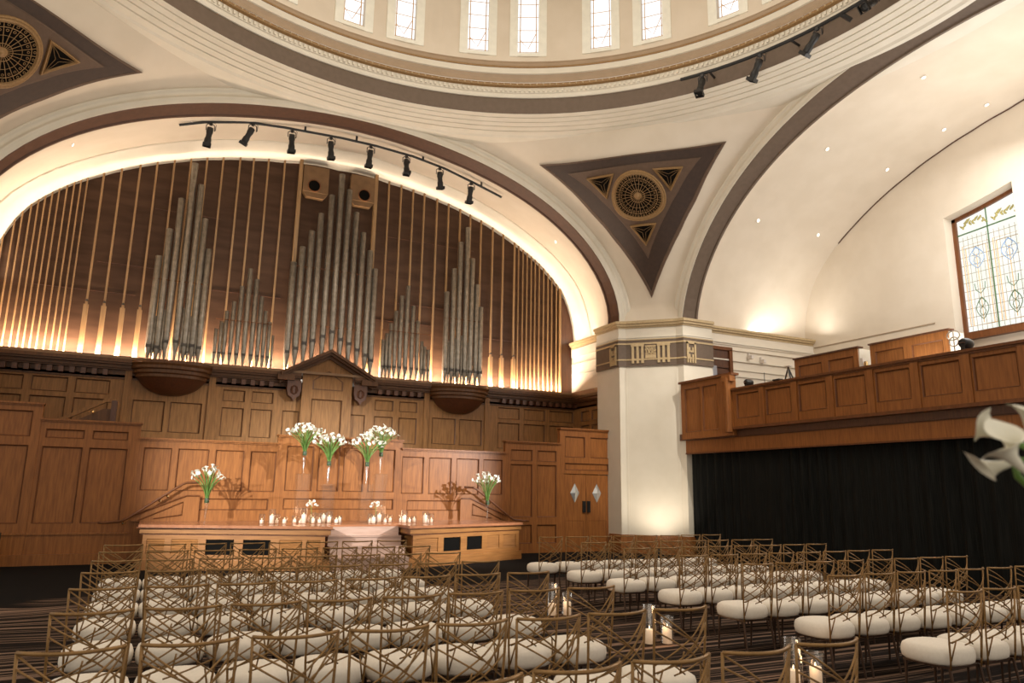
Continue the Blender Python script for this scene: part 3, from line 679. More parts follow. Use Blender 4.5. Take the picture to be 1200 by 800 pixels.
for x in (3.06, 5.36): OB(MB().box(x-.05, x+.05, 21.0, 21.15, 4.85, oz(x)+.1), 'oak_post', STRIP)
def pipe(x, zt, zm, r):
    """open tin pipe: body from mouth zm to zt, conical foot, mouth"""
    y = 20.8; mb = MB(); n = 12
    mb.lathe([(r*.25, 4.85), (r*.98, zm-.04), (r, zm), (r, zt), (r*.86, zt), (r*.86, zt-.08)], (x, y, 0), n)
    p = OB(mb, 'organ_pipe', PIPE, True)
    mh = MB(); w_ = r*.62
    mh.box(x-w_, x+w_, y-r*1.05, y-r*.6, zm+.0, zm+r*.9); mh.box(x-w_*1.25, x-w_, y-r*1.15, y-r*.5, zm-r*.2, zm+r*1.2); mh.box(x+w_, x+w_*1.25, y-r*1.15, y-r*.5, zm-r*.2, zm+r*1.2)
    mh.v = [tuple(Vector(v)-oo) for v in mh.v]; q = mh.build('pipe_mouth', PIPED, p)
    return p
for (x, z), zm in zip([(-.45, 7.64), (-.26, 8.43), (-.06, 9.34), (.18, 10.43), (.39, 9.83), (.58, 8.87), (.75, 8.02)], [5.16, 5.14, 5.31, 5.33, 5.26, 5.26, 5.22]): pipe(x, z, zm, .082)
for x, z in [(1.14, 5.83), (1.26, 6.04), (1.37, 6.35), (1.53, 6.64), (1.70, 7.1), (1.88, 7.63), (2.07, 7.35), (2.24, 6.87), (2.38, 6.47), (2.51, 6.17)]: pipe(x, z, 5.15, .05+.018*(z-5.8)/2)
for x, z in [(-.36, 6.0), (-.16, 6.2), (.30, 6.3), (.48, 6.1), (.66, 5.9), (2.62, 5.8)]: pipe(x, z, 5.1, .035)
for (x, z), zm in zip([(3.02, 8.0), (3.24, 8.5), (3.47, 9.02), (3.70, 9.61), (3.98, 10.24), (4.24, 10.96), (4.49, 10.51), (4.74, 9.83), (4.99, 9.23), (5.23, 8.7), (5.41, 8.15)], [5.33, 5.45, 5.62, 5.72, 5.87, 6.03, 5.83, 5.73, 5.57, 5.44, 5.30]): pipe(x, z, zm, .088)
for x, z in [(5.77, 6.01), (5.88, 6.21), (5.99, 6.53), (6.13, 6.93), (6.29, 7.43), (6.47, 7.77), (6.66, 7.16), (6.83, 6.71), (6.98, 6.08), (7.08, 5.93), (7.2, 5.84)]: pipe(x, z, 5.18, .052+.02*(z-5.8)/2)
for x, z in [(7.74, 7.75), (7.96, 8.54), (8.16, 9.46), (8.39, 10.0), (8.58, 8.98), (8.76, 8.13), (8.91, 7.4)]: pipe(x, z, 5.24, .082)
for x, z in [(7.85, 6.2), (8.06, 6.3), (8.28, 6.4), (8.5, 6.2)]: pipe(x, z, 5.15, .035)
rl = []
for a, b, z in ((-.52, .82, 7.0), (1.1, 2.6, 6.1), (2.95, 5.5, 7.9), (5.7, 7.25, 6.3), (7.66, 8.98, 6.9), (2.95, 5.5, 6.2)):
    OB(MB().tube([(a, 20.74, z), (b, 20.74, z)], .010, 5), 'support_rail', WOODM)

# ------------------------------------------------------------------ lower choir screens (Y = 18.3)
YL = 18.3
struct('floor', MB().box(-4.2, 12.5, 18.4, 21.0, 1.9, 2.0), WOODTOP)
def screen(name, label, a, b, z0, z1, panels, cap=True, Y=YL, mF=None, caps=()):
    rt = thing(name, label, 'wood screen', ((a+b)/2, Y, z0)); o3 = ((a+b)/2, Y, z0); M = M_back(Y, o3)
    panelled(rt, a, b, z0, z1, panels, M, mF or WOOD, WOODM)
    mb = MB(); mb.box(a-.02, b+.02, -.11, .14, z1, z1+.035, M); mb.box(a, b, -.08, .12, z1-.03, z1, M); mb.build('cap_rail', mF or WOOD, rt)
    return rt, M
rt, M = screen('choir_screen', 'tallest oak panelled screen at the far left wall', -4.4, -2.24, 0, 3.30, [(-3.3, -2.41, 2.62, 3.16), (-3.3, -2.41, .84, 2.44), (-4.3, -3.5, 2.62, 3.16), (-4.3, -3.5, .84, 2.44)], Y=YL-.02)
mb = MB(); mb.box(-4.4, -2.24, -.075, -.05, .61, .65, M); mb.box(-4.4, -2.24, -.10, -.05, 0, .22, M); mb.build('dado_moulding', WOOD, rt)
rt, M = screen('choir_screen', 'oak panelled screen left of the stage behind the brass-bracket handrail', -2.24, -.34, 0, 2.98, [(-2.14, -1.42, 2.61, 2.8), (-1.27, -.58, 2.61, 2.8), (-2.17, -1.42, .84, 2.43), (-1.30, -.56, .84, 2.43)])
mb = MB(); mb.box(-2.24, -.34, -.075, -.05, .61, .65, M); mb.box(-2.24, -.34, -.10, -.05, 0, .22, M); mb.build('dado_moulding', WOOD, rt)
PM = [(-.24, .33, 1.54, 2.48), (.46, 1.11, 1.54, 2.48), (1.25, 1.88, 1.54, 2.48), (2.02, 2.61, 1.54, 2.48)]
PMb = [(.0, 2.3, 1.08, 1.38)]
screen('choir_screen', 'oak panelled stage back wall behind the left lily vase', -.34, 2.62, 0, 2.66, PM+[(1.0, 2.5, 1.12, 1.38)])
rt, M = screen('choir_screen', 'raised centre oak screen with arched panels behind the candle groups', 2.62, 5.72, 0, 2.86, [(2.84, 3.48, 1.57, 2.64), (3.60, 4.12, 1.57, 2.64), (4.22, 4.74, 1.57, 2.64), (4.86, 5.54, 1.57, 2.64), (2.84, 5.54, 1.14, 1.40)])
mb = MB()
for c in (3.86, 4.48): 
    for k in (0,):
        pts = [(c-.25, 2.35)]+[(c-.25*cos(pi*i/12), 2.35+.25*sin(pi*i/12)) for i in range(13)]
        for (xa, za), (xb, zb) in zip(pts[1:], pts[2:]): mb.hexa([M(xa, -.045, za), M(xb, -.045, zb), M(xb, -.01, zb), M(xa, -.01, za), M(xa, -.045, 2.63), M(xb, -.045, 2.63), M(xb, -.01, 2.63), M(xa, -.01, 2.63)])
mb.build('arch_spandrel', WOOD, rt)
PM2 = [(8.34-b, 8.34-a, c, d) for a, b, c, d in PM]
screen('choir_screen', 'oak panelled stage back wall behind the right lily vase', 5.72, 8.66, 0, 2.66, PM2+[(5.9, 7.4, 1.12, 1.38)])
screen('choir_screen', 'dark red oak panelled screen right of the stage, beside the double doors', 8.66, 10.38, 0, 2.98, [(8.83, 9.50, 2.47, 2.78), (9.66, 10.27, 2.47, 2.78), (8.83, 9.50, .95, 2.38), (9.66, 10.27, .95, 2.38), (8.83, 9.5, .25, .75), (9.66, 10.27, .25, .75)])
rt, M = screen('choir_screen', 'oak wall over the double doors beside the white pier', 10.38, 12.5, 2.16, 3.42, [(10.55, 11.22, 2.62, 3.22), (11.40, 12.10, 2.62, 3.22), (10.55, 12.02, 2.26, 2.46)])
MB().box(10.38, 10.50, -.05, .1, -2.16, 0, lambda s, d, z: (s-11.44, d, z)).box(12.02, 12.5, -.05, .1, -2.16, 0, lambda s, d, z: (s-11.44, d, z)).build('door_jamb', WOOD, rt)
# double door with diamond panes
for k, (a, b, dx) in enumerate(((10.50, 11.255, 10.88), (11.265, 12.02, 11.62))):
    d = MB().box(a, b, 18.28, 18.34, 0, 2.14); o_ = struct('door_%d' % (k+1), d, WOOD)
    bb = MB(); bead(bb, (a+.08, b-.08, .15, .85), lambda s, dd, z: (s, 18.28+dd+.05, z)); bb.build('door_bead', WOODM, o_)
    dm = MB(); y = 18.27; pts = [(dx, 1.62+.27), (dx+.15, 1.62), (dx, 1.62-.27), (dx-.15, 1.62)]
    dm.add([(x, y, z) for x, z in pts]+[(dx, y-.035, 1.62)], [(0, 1, 4), (1, 2, 4), (2, 3, 4), (3, 0, 4)]); dm.build('diamond_pane', DIAM, o_, label='bevelled diamond glass pane')
    px = b-.07 if k == 0 else a+.07
    MB().box(px-.05, px+.05, 18.24, 18.28, 1.08, 1.40).tube([(px, 18.2, 1.12), (px, 18.2, 1.36)], .012).build('push_plate', BLACKM, o_)
# stair string boards and wall handrails beside the stage
for flip in (0, 1):
    X = (lambda x: 8.34-x) if flip else (lambda x: x)
    st = thing('stair_string', 'sloping oak string board against the wall at the %s end of the stage' % ('right' if flip else 'left'), 'stair board', (X(.1), 18.2, .88))
    off = Vector((X(.1), 18.2, .88))
    def G(x, y, z): return tuple(Vector((X(x), y, z))-off)
    MB().prism([(-.34, .88), (1.0, .88), (1.0, 1.42), (.72, 1.42), (-.34, .98)], 18.17, 18.24, lambda x, y, z: G(x, z, y)).build('board', WOOD, st)
    MB().tube([(-.34, 18.15, .99), (.72, 18.15, 1.44), (1.0, 18.15, 1.44)], .018, 5, M=G).tube([(-.2, 18.15, .9), (.66, 18.15, 1.30), (.66, 18.15, 1.02), (.1, 18.15, .94)], .012, 4, M=G).build('moulding', WOODM, st)
    hr = thing('handrail', 'dark wooden wall handrail on brass brackets at the %s end of the stage' % ('right' if flip else 'left'), 'handrail', (X(.1), 18.1, .9))
    off = Vector((X(.1), 18.1, .9))
    path = [(-.95, 18.05, .86), (-.82, 18.05, .86), (-.52, 18.05, .89), (-.40, 18.05, .95), (.35, 18.05, 1.50), (.62, 18.05, 1.69), (.70, 18.05, 1.72), (.95, 18.05, 1.73)]
    MB().tube(path, .026, 8, M=G).build('rail', WOODM, hr, True)
    for x, z in ((-.47, .90), (.20, 1.38), (.34, 1.48)):
        MB().tube([(x, 18.24, z-.05), (x, 18.12, z-.06), (x, 18.05, z-.01)], .012, 6, M=G).lathe([(.0, -.04), (.04, -.02), (.045, .02), (.0, .04)], G(x, 18.13, z-.055), 8).build('bracket', BRASS, hr)
# sloping stair balustrade up to the organ screen, far left
st = thing('stair_balustrade', 'sloping dark oak balustrade in front of the organ screen at upper left', 'balustrade', (-1.2, 19.6, 2.0))
def G(x, y, z): return (x+1.2, y-19.6, z-2.0)
MB().prism([(-2.5, 2.88), (-1.17, 3.64), (-.98, 3.64), (-.98, 3.56), (-1.15, 3.56), (-2.5, 2.79)], 19.5, 19.64, lambda x, y, z: G(x, z, y)).build('hand_rail', WOODU, st)
MB().prism([(-2.5, 2.0), (-1.05, 2.0), (-1.05, 3.40), (-1.2, 3.40), (-2.5, 2.66)], 19.54, 19.6, lambda x, y, z: G(x, z, y)).build('infill', WOODUM, st)
MB().box(-1.05, -.93, 19.48, 19.66, 2.0, 3.60, G).build('newel_post', WOODD, st)
for x, z in ((-1.40, 3.30),): MB().lathe([(0, -.04), (.04, 0), (0, .04)], G(x, 19.46, z), 8).build('bracket', BRASS, st)

# ------------------------------------------------------------------ stage platform
stg = thing('stage_platform', 'low oak stage platform with canted fronts and central steps', 'stage', (4.17, 16.8, 0))
so = Vector((4.17, 16.8, 0)); T = .88
def SB(mb, name, mt, parent=stg, smooth=False):
    mb.v = [tuple(Vector(v)-so) for v in mb.v]; return mb.build(name, mt, parent, smooth)
FL = [(-.16, 16.72), (3.42, 15.38)]; FR = [(5.06, 15.40), (8.48, 16.78)]
plan = [(-.16, 18.25), (-.16, 16.72), (3.42, 15.38), (3.42, 16.15), (5.06, 16.15), (5.06, 15.40), (8.48, 16.78), (8.48, 18.25)]
def shrink(poly, g): # pull outline inwards
    cx_, cy_ = 4.17, 17.3
    return [(x+(g if x < cx_ else -g)*(1 if abs(x-cx_) > 2 else -1), y+g if y < 17.9 else y) for x, y in poly]
SB(MB().prism(shrink(plan, .17), .0, T-.07), 'stage_body', WOODS)
SB(MB().prism(plan, T-.05, T), 'stage_top', WOODTOP)
SB(MB().prism(shrink(plan, .03), T-.17, T-.05), 'top_moulding', WOODS)
SB(MB().prism(shrink(plan, -.03), T-.065, T-.05).prism(shrink(plan, .06), T-.20, T-.17), 'moulding_bead', WOODM)
SB(MB().prism(shrink(plan, .02), 0, .20), 'skirting', WOODS)
def front(p, q, vents, louv):
    P0 = Vector((*p, 0)); D = Vector((q[0]-p[0], q[1]-p[1], 0)); L = D.length; D.normalize(); Nn = Vector((D.y, -D.x, 0))
    def M(s, d, z): v = P0+D*s-Nn*d-Nn*0+Vector((0, .10, 0))+Vector((0, 0, z)); return (v.x, v.y, v.z)
    pan = vents+louv
    SB(panel_wall(MB(), .12, L-.12, .20, T-.20, pan, M, th=.04), 'front_frame', WOODS)
    for v in vents:
        SB(MB().box(v[0], v[1], -.012, .0, v[2], v[3], M), 'vent', BLACKV)
    for v in louv:
        mb = MB(); n = 7
        for i in range(n):
            z0 = v[2]+(v[3]-v[2])*i/n; z1 = v[2]+(v[3]-v[2])*(i+1)/n
            mb.hexa([M(v[0], -.035, z0), M(v[1], -.035, z0), M(v[1], 0, z0), M(v[0], 0, z0), M(v[0], -.006, z1), M(v[1], -.006, z1), M(v[1], 0, z1), M(v[0], 0, z1)])
        SB(mb, 'louvre_panel', WOODS)
V0, V1 = .30, .60
front(*FR, [(1.02, 1.55, V0, V1), (1.75, 2.25, V0, V1)], [(.2, .85, V0, V1), (2.42, 2.85, V0, V1), (2.98, 3.45, V0, V1)])
front(*FL, [(1.35, 1.90, V0, V1), (2.08, 2.62, V0, V1)], [(.2, .55, V0, V1), (.68, 1.2, V0, V1), (2.8, 3.25, V0, V1), (3.35, 3.62, V0, V1)])
PINKO = mat('worn_step_oak', (.42, .27, .20), (.50, .33, .25), .3, scale=(1, 6, 6), nscale=3)
for i in range(3):
    z = T-.2*(i+1)-.02; y1 = 16.15; y0 = 15.90-.30*i-.0
    SB(MB().box(3.44, 5.04, y0, y1-.0, 0 if i == 2 else z-.2, z).box(3.44, 5.04, y0-.02, y0+.02, z-.03, z+.0), 'step', PINKO)
SB(MB().box(3.44, 5.04, 16.10, 16.14, T-.22, T-.04), 'step_riser', PINKO)

# dark loudspeaker at far left edge
sp = thing('floor_speaker', 'tall black loudspeaker standing at the far left wall', 'speaker', (-2.78, 17.4, 0))
MB().box(-.22, .22, -.2, .2, 0, .70).build('cabinet', BLACKM, sp); MB().box(-.2, .2, -.215, -.2, .04, .66).build('grille', CLOTHB, sp)

# ------------------------------------------------------------------ balcony and drapes (right bay)
XB = 13.2
bal = thing('balcony_parapet', 'red oak panelled balcony parapet above the black drape', 'balcony', (XB, 9, 2.7)); bo_ = (XB, 9, 2.7)
def MBal(s, d, z): return (XB+d-bo_[0], s-bo_[1], z-bo_[2])
P = []; y = 14.06
while y > 2: P.append((y-.76, y, 3.53, 4.15)); y -= 1.005
panelled(bal, 2.0, 14.2, 3.28, 4.24, P, MBal, WOOD, WOODM)
y = 14.06
while y > 2: MB().box(y-.97, y-.80, -.085, -.05, 3.33, 4.22, MBal).build('pilaster', WOOD, bal); y -= 1.005
MB().box(2.0, 14.25, -.12, .16, 4.26, 4.31, MBal).box(2.0, 14.22, -.08, .12, 4.22, 4.26, MBal).build('cap_rail', WOODM, bal)
MB().box(2.0, 14.2, -.09, .1, 3.26, 3.33, MBal).build('base_moulding', WOODM, bal)
MB().box(2.0, 16.2, .08, .5, 3.08, 3.26, MBal).build('soffit_shadow_board', WOODD, bal)  # dark oak colours in the shadow under the parapet
MB().box(2.0, 16.28, .10, .4, 2.74, 3.10, MBal).build('fascia_beam', WOOD, bal)
MB().box(2.0, 16.28, .08, .14, 2.72, 2.755, MBal).build('beam_bead', WOODM, bal)
tl = thing('balcony_end_panel', 'taller oak parapet panel between the white pier and the balcony front', 'balcony', (XB, 15.1, 3.1)); bo_ = (XB, 15.1, 3.1)
MT = lambda s, d, z: (XB+d-.02-XB, s-15.1, z-3.1)
panelled(tl, 14.2, 16.22, 3.12, 4.66, [(15.42, 16.05, 3.3, 4.5), (14.75, 15.32, 3.3, 4.5)], MT, WOOD, WOODM)
MB().box(14.12, 16.24, -.12, .14, 4.66, 4.72, MT).build('cap_rail', WOODM, tl)
MB().tube([(14.28, -.1, 3.2), (14.28, -.1, 4.6)], .09, 10, M=lambda s, d, z: MT(s, d, z)).box(14.14, 14.45, -.16, .02, 4.5, 4.66, MT).build('corner_post', WOOD, tl)
struct('floor', MB().box(13.25, 19.2, -1, 16.7, 3.1, 3.28), WOODD)
# drape
mb = MB(); rows = []
N = 560
top, bot = [], []
for i in range(N+1):
    y = 16.28-14.5*i/N; ph = i*.55+2.2*sin(i*.031)+1.3*sin(i*.083); a = .035+.025*sin(i*.05)
    top.append((13.50+a*.7*sin(ph), y, 2.74)); bot.append((13.48+a*1.3*sin(ph+.2), y, .01))
mid = [((t[0]*.5+b_[0]*.5), t[1], 1.4) for t, b_ in zip(top, bot)]
tag(MB().loft([bot, mid, top]).build('drape', CLOTHB, None, True), 'long black pleated drape hanging below the balcony', 'curtain')
struct('wall_under_balcony', MB().box(13.9, 14.1, 0, 18.7, 0, 3.1), BLACKV)
# pew fronts on the balcony
for k, (a, b) in enumerate(((13.42, 15.62), (10.86, 13.03))):
    pw_ = thing('pew_front', 'oak panelled pew front on the balcony, %s' % ('nearer the pier' if k == 0 else 'nearer the stained glass window'), 'pew', (17, (a+b)/2, 3.28), group='pew fronts on the balcony')
    o3 = (17, (a+b)/2, 3.28); MP = lambda s, d, z: (d, s-o3[1], z-3.28)
    panelled(pw_, a, b, 4.3, 5.62, [(a+.15, (a+b)/2-.12, 4.5, 5.42), ((a+b)/2+.12, b-.15, 4.5, 5.42)], MP, WOOD, WOODM)
    MB().box(a-.06, b+.02, -.10, .12, 5.62, 5.66, MP).build('cap_rail', WOODD, pw_)
    MB().box(a, b, 0, .1, 3.28, 4.3, MP).build('base', WOOD, pw_)
    MB().box(a-.04, a+.04, -.02, .5, 4.3, 5.6, MP).build('end_board', PLASTER2, pw_)
struct('wall_balcony_rear', MB().box(17.6, 17.75, 10.4, 16.7, 3.28, 5.2), PLASTER2)
# upper door in side wall
d = MB().box(14.42, 15.36, 16.66, 16.72, 3.28, 5.95); o_ = struct('door_3', d, WOODD)
MB().box(14.40, 15.46, 16.60, 16.70, 5.92, 6.02).box(15.34, 15.46, 16.60, 16.70, 3.28, 5.94).build('door_frame', WOODM, o_)
MB().box(14.62, 14.86, 16.645, 16.66, 5.05, 5.42).build('door_pane', DOORGL, o_, label='small grey door pane')
# wall sconces / small white cameras on the side wall
for k, (x, z) in enumerate(((16.15, 5.78), (16.65, 5.70))):
    t = thing('security_camera', 'small white box camera on the balcony side wall, %s of two' % ('left' if k == 0 else 'right'), 'camera', (x, 16.62, z), group='small wall cameras')
    MB().box(-.05, .05, -.14, .04, -.05, .05).build('housing', CAM_B, t); MB().box(-.02, .02, .0, .08, .0, .14).build('mount', CAM_B, t)
# moving-head lights and tripods on the balcony
def moving_head(x, y, z, label, s=1.0, rz=0):
    t = thing('stage_light', label, 'stage light', (x, y, z), rz)
    MB().box(-.10*s, .10*s, -.10*s, .10*s, 0, .05*s).build('base', BLACKM, t)
    MB().box(-.11*s, -.09*s, -.03*s, .03*s, .05*s, .22*s).box(.09*s, .11*s, -.03*s, .03*s, .05*s, .22*s).build('yoke', BLACKM, t)
    h = MB().lathe([(0.01, -.11), (.075, -.10), (.09, -.03), (.088, .06), (.07, .10), (.06, .105), (.0, .09)], (0, 0, 0), 14); h.v = [(-z_*s, x_*s, y_*s+.2*s) for x_, y_, z_ in h.v]; h.build('head', BLACKM, t, True)
    MB().lathe([(0, .0), (.055*s, 0)], (0, 0, 0), 12).build('lens', CAM_B, t).location = (-.11*s, 0, .2*s)
    return t
# supports for gadgets stand on a shelf behind the parapet
struct('trim_61', MB().box(13.36, 13.62, 2, 14.2, 4.20, 4.26), WOODD)
moving_head(13.48, 13.95, 4.26, 'small round black stage light on the balcony rail near the pier')
moving_head(13.48, 8.31, 4.26, 'round black stage light on the balcony rail below the window', 1.15)
t = thing('control_box', 'small black box on the balcony rail beside the tripod', 'box', (13.48, 12.97, 4.26)); MB().box(-.06, .06, -.10, .10, 0, .13).build('case', BLACKM, t); MB().box(-.07, .07, -.11, .11, .13, .16).build('lid', BLACKM, t)
t = thing('control_box', 'small black box on the balcony between the two pew fronts', 'box', (13.48, 10.56, 4.26)); MB().box(-.06, .06, -.12, .12, 0, .11).build('case', BLACKM, t); MB().box(-.04, .04, -.03, .03, .11, .30).build('pale_head', CAM_B, t); MB().box(-.03, .03, -.10, -.05, .11, .22).build('knob', BRASS, t)
t = thing('tripod', 'black and silver tripod on the balcony by the left pew front', 'tripod', (13.48, 12.62, 4.26))
for dx, dy in ((0, .17), (.1, -.1), (-.08, -.15)): MB().tube([(dx, dy, 0), (0, 0, .40)], .018, 6).build('leg', BLACKM, t)
MB().tube([(0, 0, .05), (0, 0, .42)], .018, 6).box(-.05, .05, -.09, .09, .42, .44).build('column', CAM_B, t)
t = thing('thin_pole', 'thin dark pole on the balcony left of the tripod', 'pole', (13.48, 13.4, 4.26)); MB().tube([(0, 0, 0), (0, 0, .38)], .008, 5).build('pole', BLACKM, t); MB().lathe([(.0, .02), (.05, .01), (.05, 0)], (0, 0, 0), 10).build('foot', BLACKM, t)
t = thing('metal_candelabrum', 'pale curly metal candelabrum in front of the window sill', 'candelabrum', (13.5, 8.55, 4.26))
for s_ in (-1, 1):
    for q in (0, 1): MB().tube([(0, s_*.09*sin(a)*(1+q*.4), .22+.12*q+.09*(1-cos(a))) for a in [pi*j/8 for j in range(9)]], .012, 5).build('arm', CAM_B, t)
MB().tube([(0, 0, 0), (0, 0, .50)], .012, 6).lathe([(.0, .02), (.07, .01), (.07, 0)], (0, 0, 0), 10).build('stem', CAM_B, t)

# ------------------------------------------------------------------ stained glass window
XW = XE+.42
gl = MB(); n = 16; ysw = [WY0+(WY1-WY0)*i/n for i in range(n+1)]
gl.loft([[(XW, y, WZ0) for y in ysw], [(XW, y, whead(y)) for y in ysw]])
win = struct('window_1', gl, STAIN)
fr = MB(); fr.box(XW-.08, XW, WY1-.10, WY1, WZ0, whead(WY1)); fr.box(XW-.08, XW, WY0, WY0+.1, WZ0, whead(WY0)); fr.box(XW-.1, XW, WY0, WY1, WZ0, WZ0+.14)
for a, b in zip(ysw, ysw[1:]): fr.hexa([(XW-.08, a, whead(a)-.10), (XW-.0, a, whead(a)-.10), (XW, b, whead(b)-.10), (XW-.08, b, whead(b)-.10), (XW-.08, a, whead(a)), (XW, a, whead(a)), (XW, b, whead(b)), (XW-.08, b, whead(b))])
fr.build('window_frame', WOODM, win)
MB().box(XW-.6, XW, WY0-.2, WY1+.0, WZ0-.16, WZ0).build('window_sill', WOODM, win)
mu = MB(); YM = [11.02, 10.08]
for y in YM: mu.tube([(XW-.03, y, WZ0), (XW-.03, y, whead(y))], .018, 5)
mu.tube([(XW-.03, WY0, 8.82), (XW-.03, WY1, 8.72)], .02, 5); mu.build('mullion', LEADG, win)
ld = MB(); am = MB(); bl = MB(); gr = MB(); gd = MB()
cells = [(11.83, 10.95)]+[(a, b) for a, b in zip(YM, YM[1:])]
for hi, lo in cells:
    wd = hi-lo; c = (hi+lo)/2
    for k in range(1, 7): ld.tube([(XW-.015, lo+wd*k/7, WZ0+.14), (XW-.015, lo+wd*k/7, 8.65)], .006, 4)
    z = WZ0+.3
    while z < 8.6: ld.tube([(XW-.015, lo, z), (XW-.015, hi, z)], .006, 4); z += .24
    for q in (.10, .19): am.tube([(XW-.02, lo+wd*q, WZ0+.3), (XW-.02, lo+wd*q, 8.5-q), (XW-.02, hi-wd*q, 8.5-q), (XW-.02, hi-wd*q, WZ0+.3), (XW-.02, lo+wd*q, WZ0+.3)], .012, 4)
    am.tube([(XW-.02, c, WZ0+.35), (XW-.02, c, 8.1)], .010, 4)
    for s_ in (-1, 1):
        for k_, (z0, z1, w0) in enumerate(((7.7, 8.3, .20), (6.3, 6.9, .16))):
            cc = bl if k_ == 0 else gr
            cc.tube([(XW-.022, c+s_*w0*sin(pi*j/8), z0+(z1-z0)*(j/8)) for j in range(9)], .011, 4)
            cc.tube([(XW-.022, c+s_*w0*.5*sin(2*pi*j/8), z0+.1+(z1-z0)*(j/10)) for j in range(9)], .009, 4)
        gr.tube([(XW-.022, c, 7.0), (XW-.022, c+s_*.12, 7.12), (XW-.022, c+s_*.14, 7.3)], .010, 4)
        for q in range(5):
            y0 = c+s_*(.04+.07*q); gd.tube([(XW-.022, y0+.05*sin(j*.8+q), 8.95+.16*sin(q*1.1)*.5+.03*j) for j in range(5)], [.02, .028, .03, .024, .01], 5)
ld.build('lead_came', LEAD, win); am.build('amber_border', LEADO, win); bl.build('blue_motif', LEADB, win); gr.build('green_motif', LEADG, win); gd.build('leaf_spray', mat('olive_amber_leaf_glass', (.30, .26, .08), (.40, .34, .12)), win)

# ------------------------------------------------------------------ track lights
def track_head(t, size=1.0, tilt=0, rz=0, loc=(0, 0, 0)):
    pass
def spot_head(label, loc, tilt, rz, grp, s=1.0):
    t = thing('track_spotlight', label, 'spotlight', loc, rz, grp); t.rotation_euler = (0, 0, rz)
    MB().box(-.035*s, .035*s, -.03*s, .03*s, -.09*s, .03*s).build('clamp', BLACKM, t)
    yk = MB().tube([(-.10*s, 0, -.24*s), (-.10*s, 0, -.10*s), (-.04*s, 0, -.05*s), (.04*s, 0, -.05*s), (.10*s, 0, -.10*s), (.10*s, 0, -.24*s)], .012*s, 5); yk.build('yoke', BLACKM, t)
    b = MB().lathe([(.02, .02), (.075, .0), (.085, -.12), (.07, -.18), (.07, -.26), (.085, -.30), (.085, -.44), (.078, -.45), (.0, -.43)], (0, 0, 0), 12)
    b.v = [(x*s, y*s, z*s) for x, y, z in b.v]; h = b.build('lamp_body', BLACKM, t, True); h.location = (0, 0, -.16*s); h.rotation_euler = (tilt[0], tilt[1], 0)
    bd = MB().box(-.10*s, .10*s, -.10*s, -.085*s, -.50*s, -.42*s).box(-.10*s, .10*s, .085*s, .10*s, -.50*s, -.42*s).box(-.10*s, -.085*s, -.1*s, .1*s, -.50*s, -.42*s).box(.085*s, .10*s, -.1*s, .1*s, -.50*s, -.42*s); o_ = bd.build('filter_frame', BLACKM, h)
    MB().tube([(.05*s, 0, .02*s), (.13*s, .02*s, -.05*s), (.12*s, 0, -.22*s)], .006*s, 4).build('safety_cable', BLACKM, t)
    return t
# pipe on the organ-bay soffit
YT = 18.75
tp_ = [(-.30, 10.50), (.27, 10.72), (1.29, 10.97), (2.21, 11.05), (3.74, 11.11), (4.70, 11.10), (5.78, 11.03), (6.76, 10.87), (7.75, 10.60), (8.62, 10.34)]
pr = thing('lighting_pipe', 'long curved black lighting pipe under the organ arch', 'lighting track', (4.2, YT, 11))
MB().tube([(x-4.2, 0, z-11) for x, z in tp_], .035, 8).build('pipe', BLACKM, pr)
for x, z in ((.62, 10.84), (2.75, 11.07), (4.15, 11.10), (6.1, 10.98), (7.95, 10.54)): MB().tube([(x-4.2, 0, z-11), (x-4.2, 0, z-11+.36)], .03, 6).build('hanger', BLACKM, pr)
for k, (x, z, tx, ty) in enumerate(((.42, 10.76, .15, .1), (1.42, 10.99, .5, .45), (2.42, 11.05, .1, -.05), (3.45, 11.09, .1, -.1), (4.56, 11.09, .1, .05), (5.60, 11.03, -.25, .0), (6.62, 10.88, .15, -.15), (7.62, 10.62, .15, .05))):
    spot_head('black theatre spotlight hanging from the organ arch pipe, %s from the left' % ORD[k], (x, YT, z), (tx, ty), 0, 'spotlights on the organ arch pipe', 1.0)
dt = thing('lighting_pipe', 'curved black lighting pipe along the grey ring of the dome', 'lighting track', (4.06, 8.15, 11.55))
def dpt(az, z=11.55, r=8.0): return (DC[0]+r*sin(R(az)), DC[1]+r*cos(R(az)), z)
MB().tube([tuple(Vector(dpt(a))-Vector((4.06, 8.15, 11.55))) for a in range(55, 101, 3)], .04, 8).build('pipe', BLACKM, dt)
for a in (60, 74, 88): MB().tube([tuple(Vector(dpt(a))-Vector((4.06, 8.15, 11.55))), tuple(Vector(dpt(a, 11.6, 8.42))-Vector((4.06, 8.15, 11.55)))], .03, 6).build('hanger', BLACKM, dt)
for k, (a, tx, ty) in enumerate(((58.8, -.35, .1), (68.8, .1, .55), (78.4, .1, .85), (87.6, -.9, .0))):
    spot_head('black theatre spotlight on the dome ring pipe, %s from the left' % ORD[k], dpt(a), (tx, ty), R(-a), 'spotlights on the dome ring pipe', 1.0)
t = thing('pipe_bracket', 'short black bracket stub on the dome ring pipe between two spotlights', 'bracket', dpt(82.3)); MB().tube([(0, 0, 0), (.18, -.1, -.16)], .05, 8).build('stub', BLACKM, t)
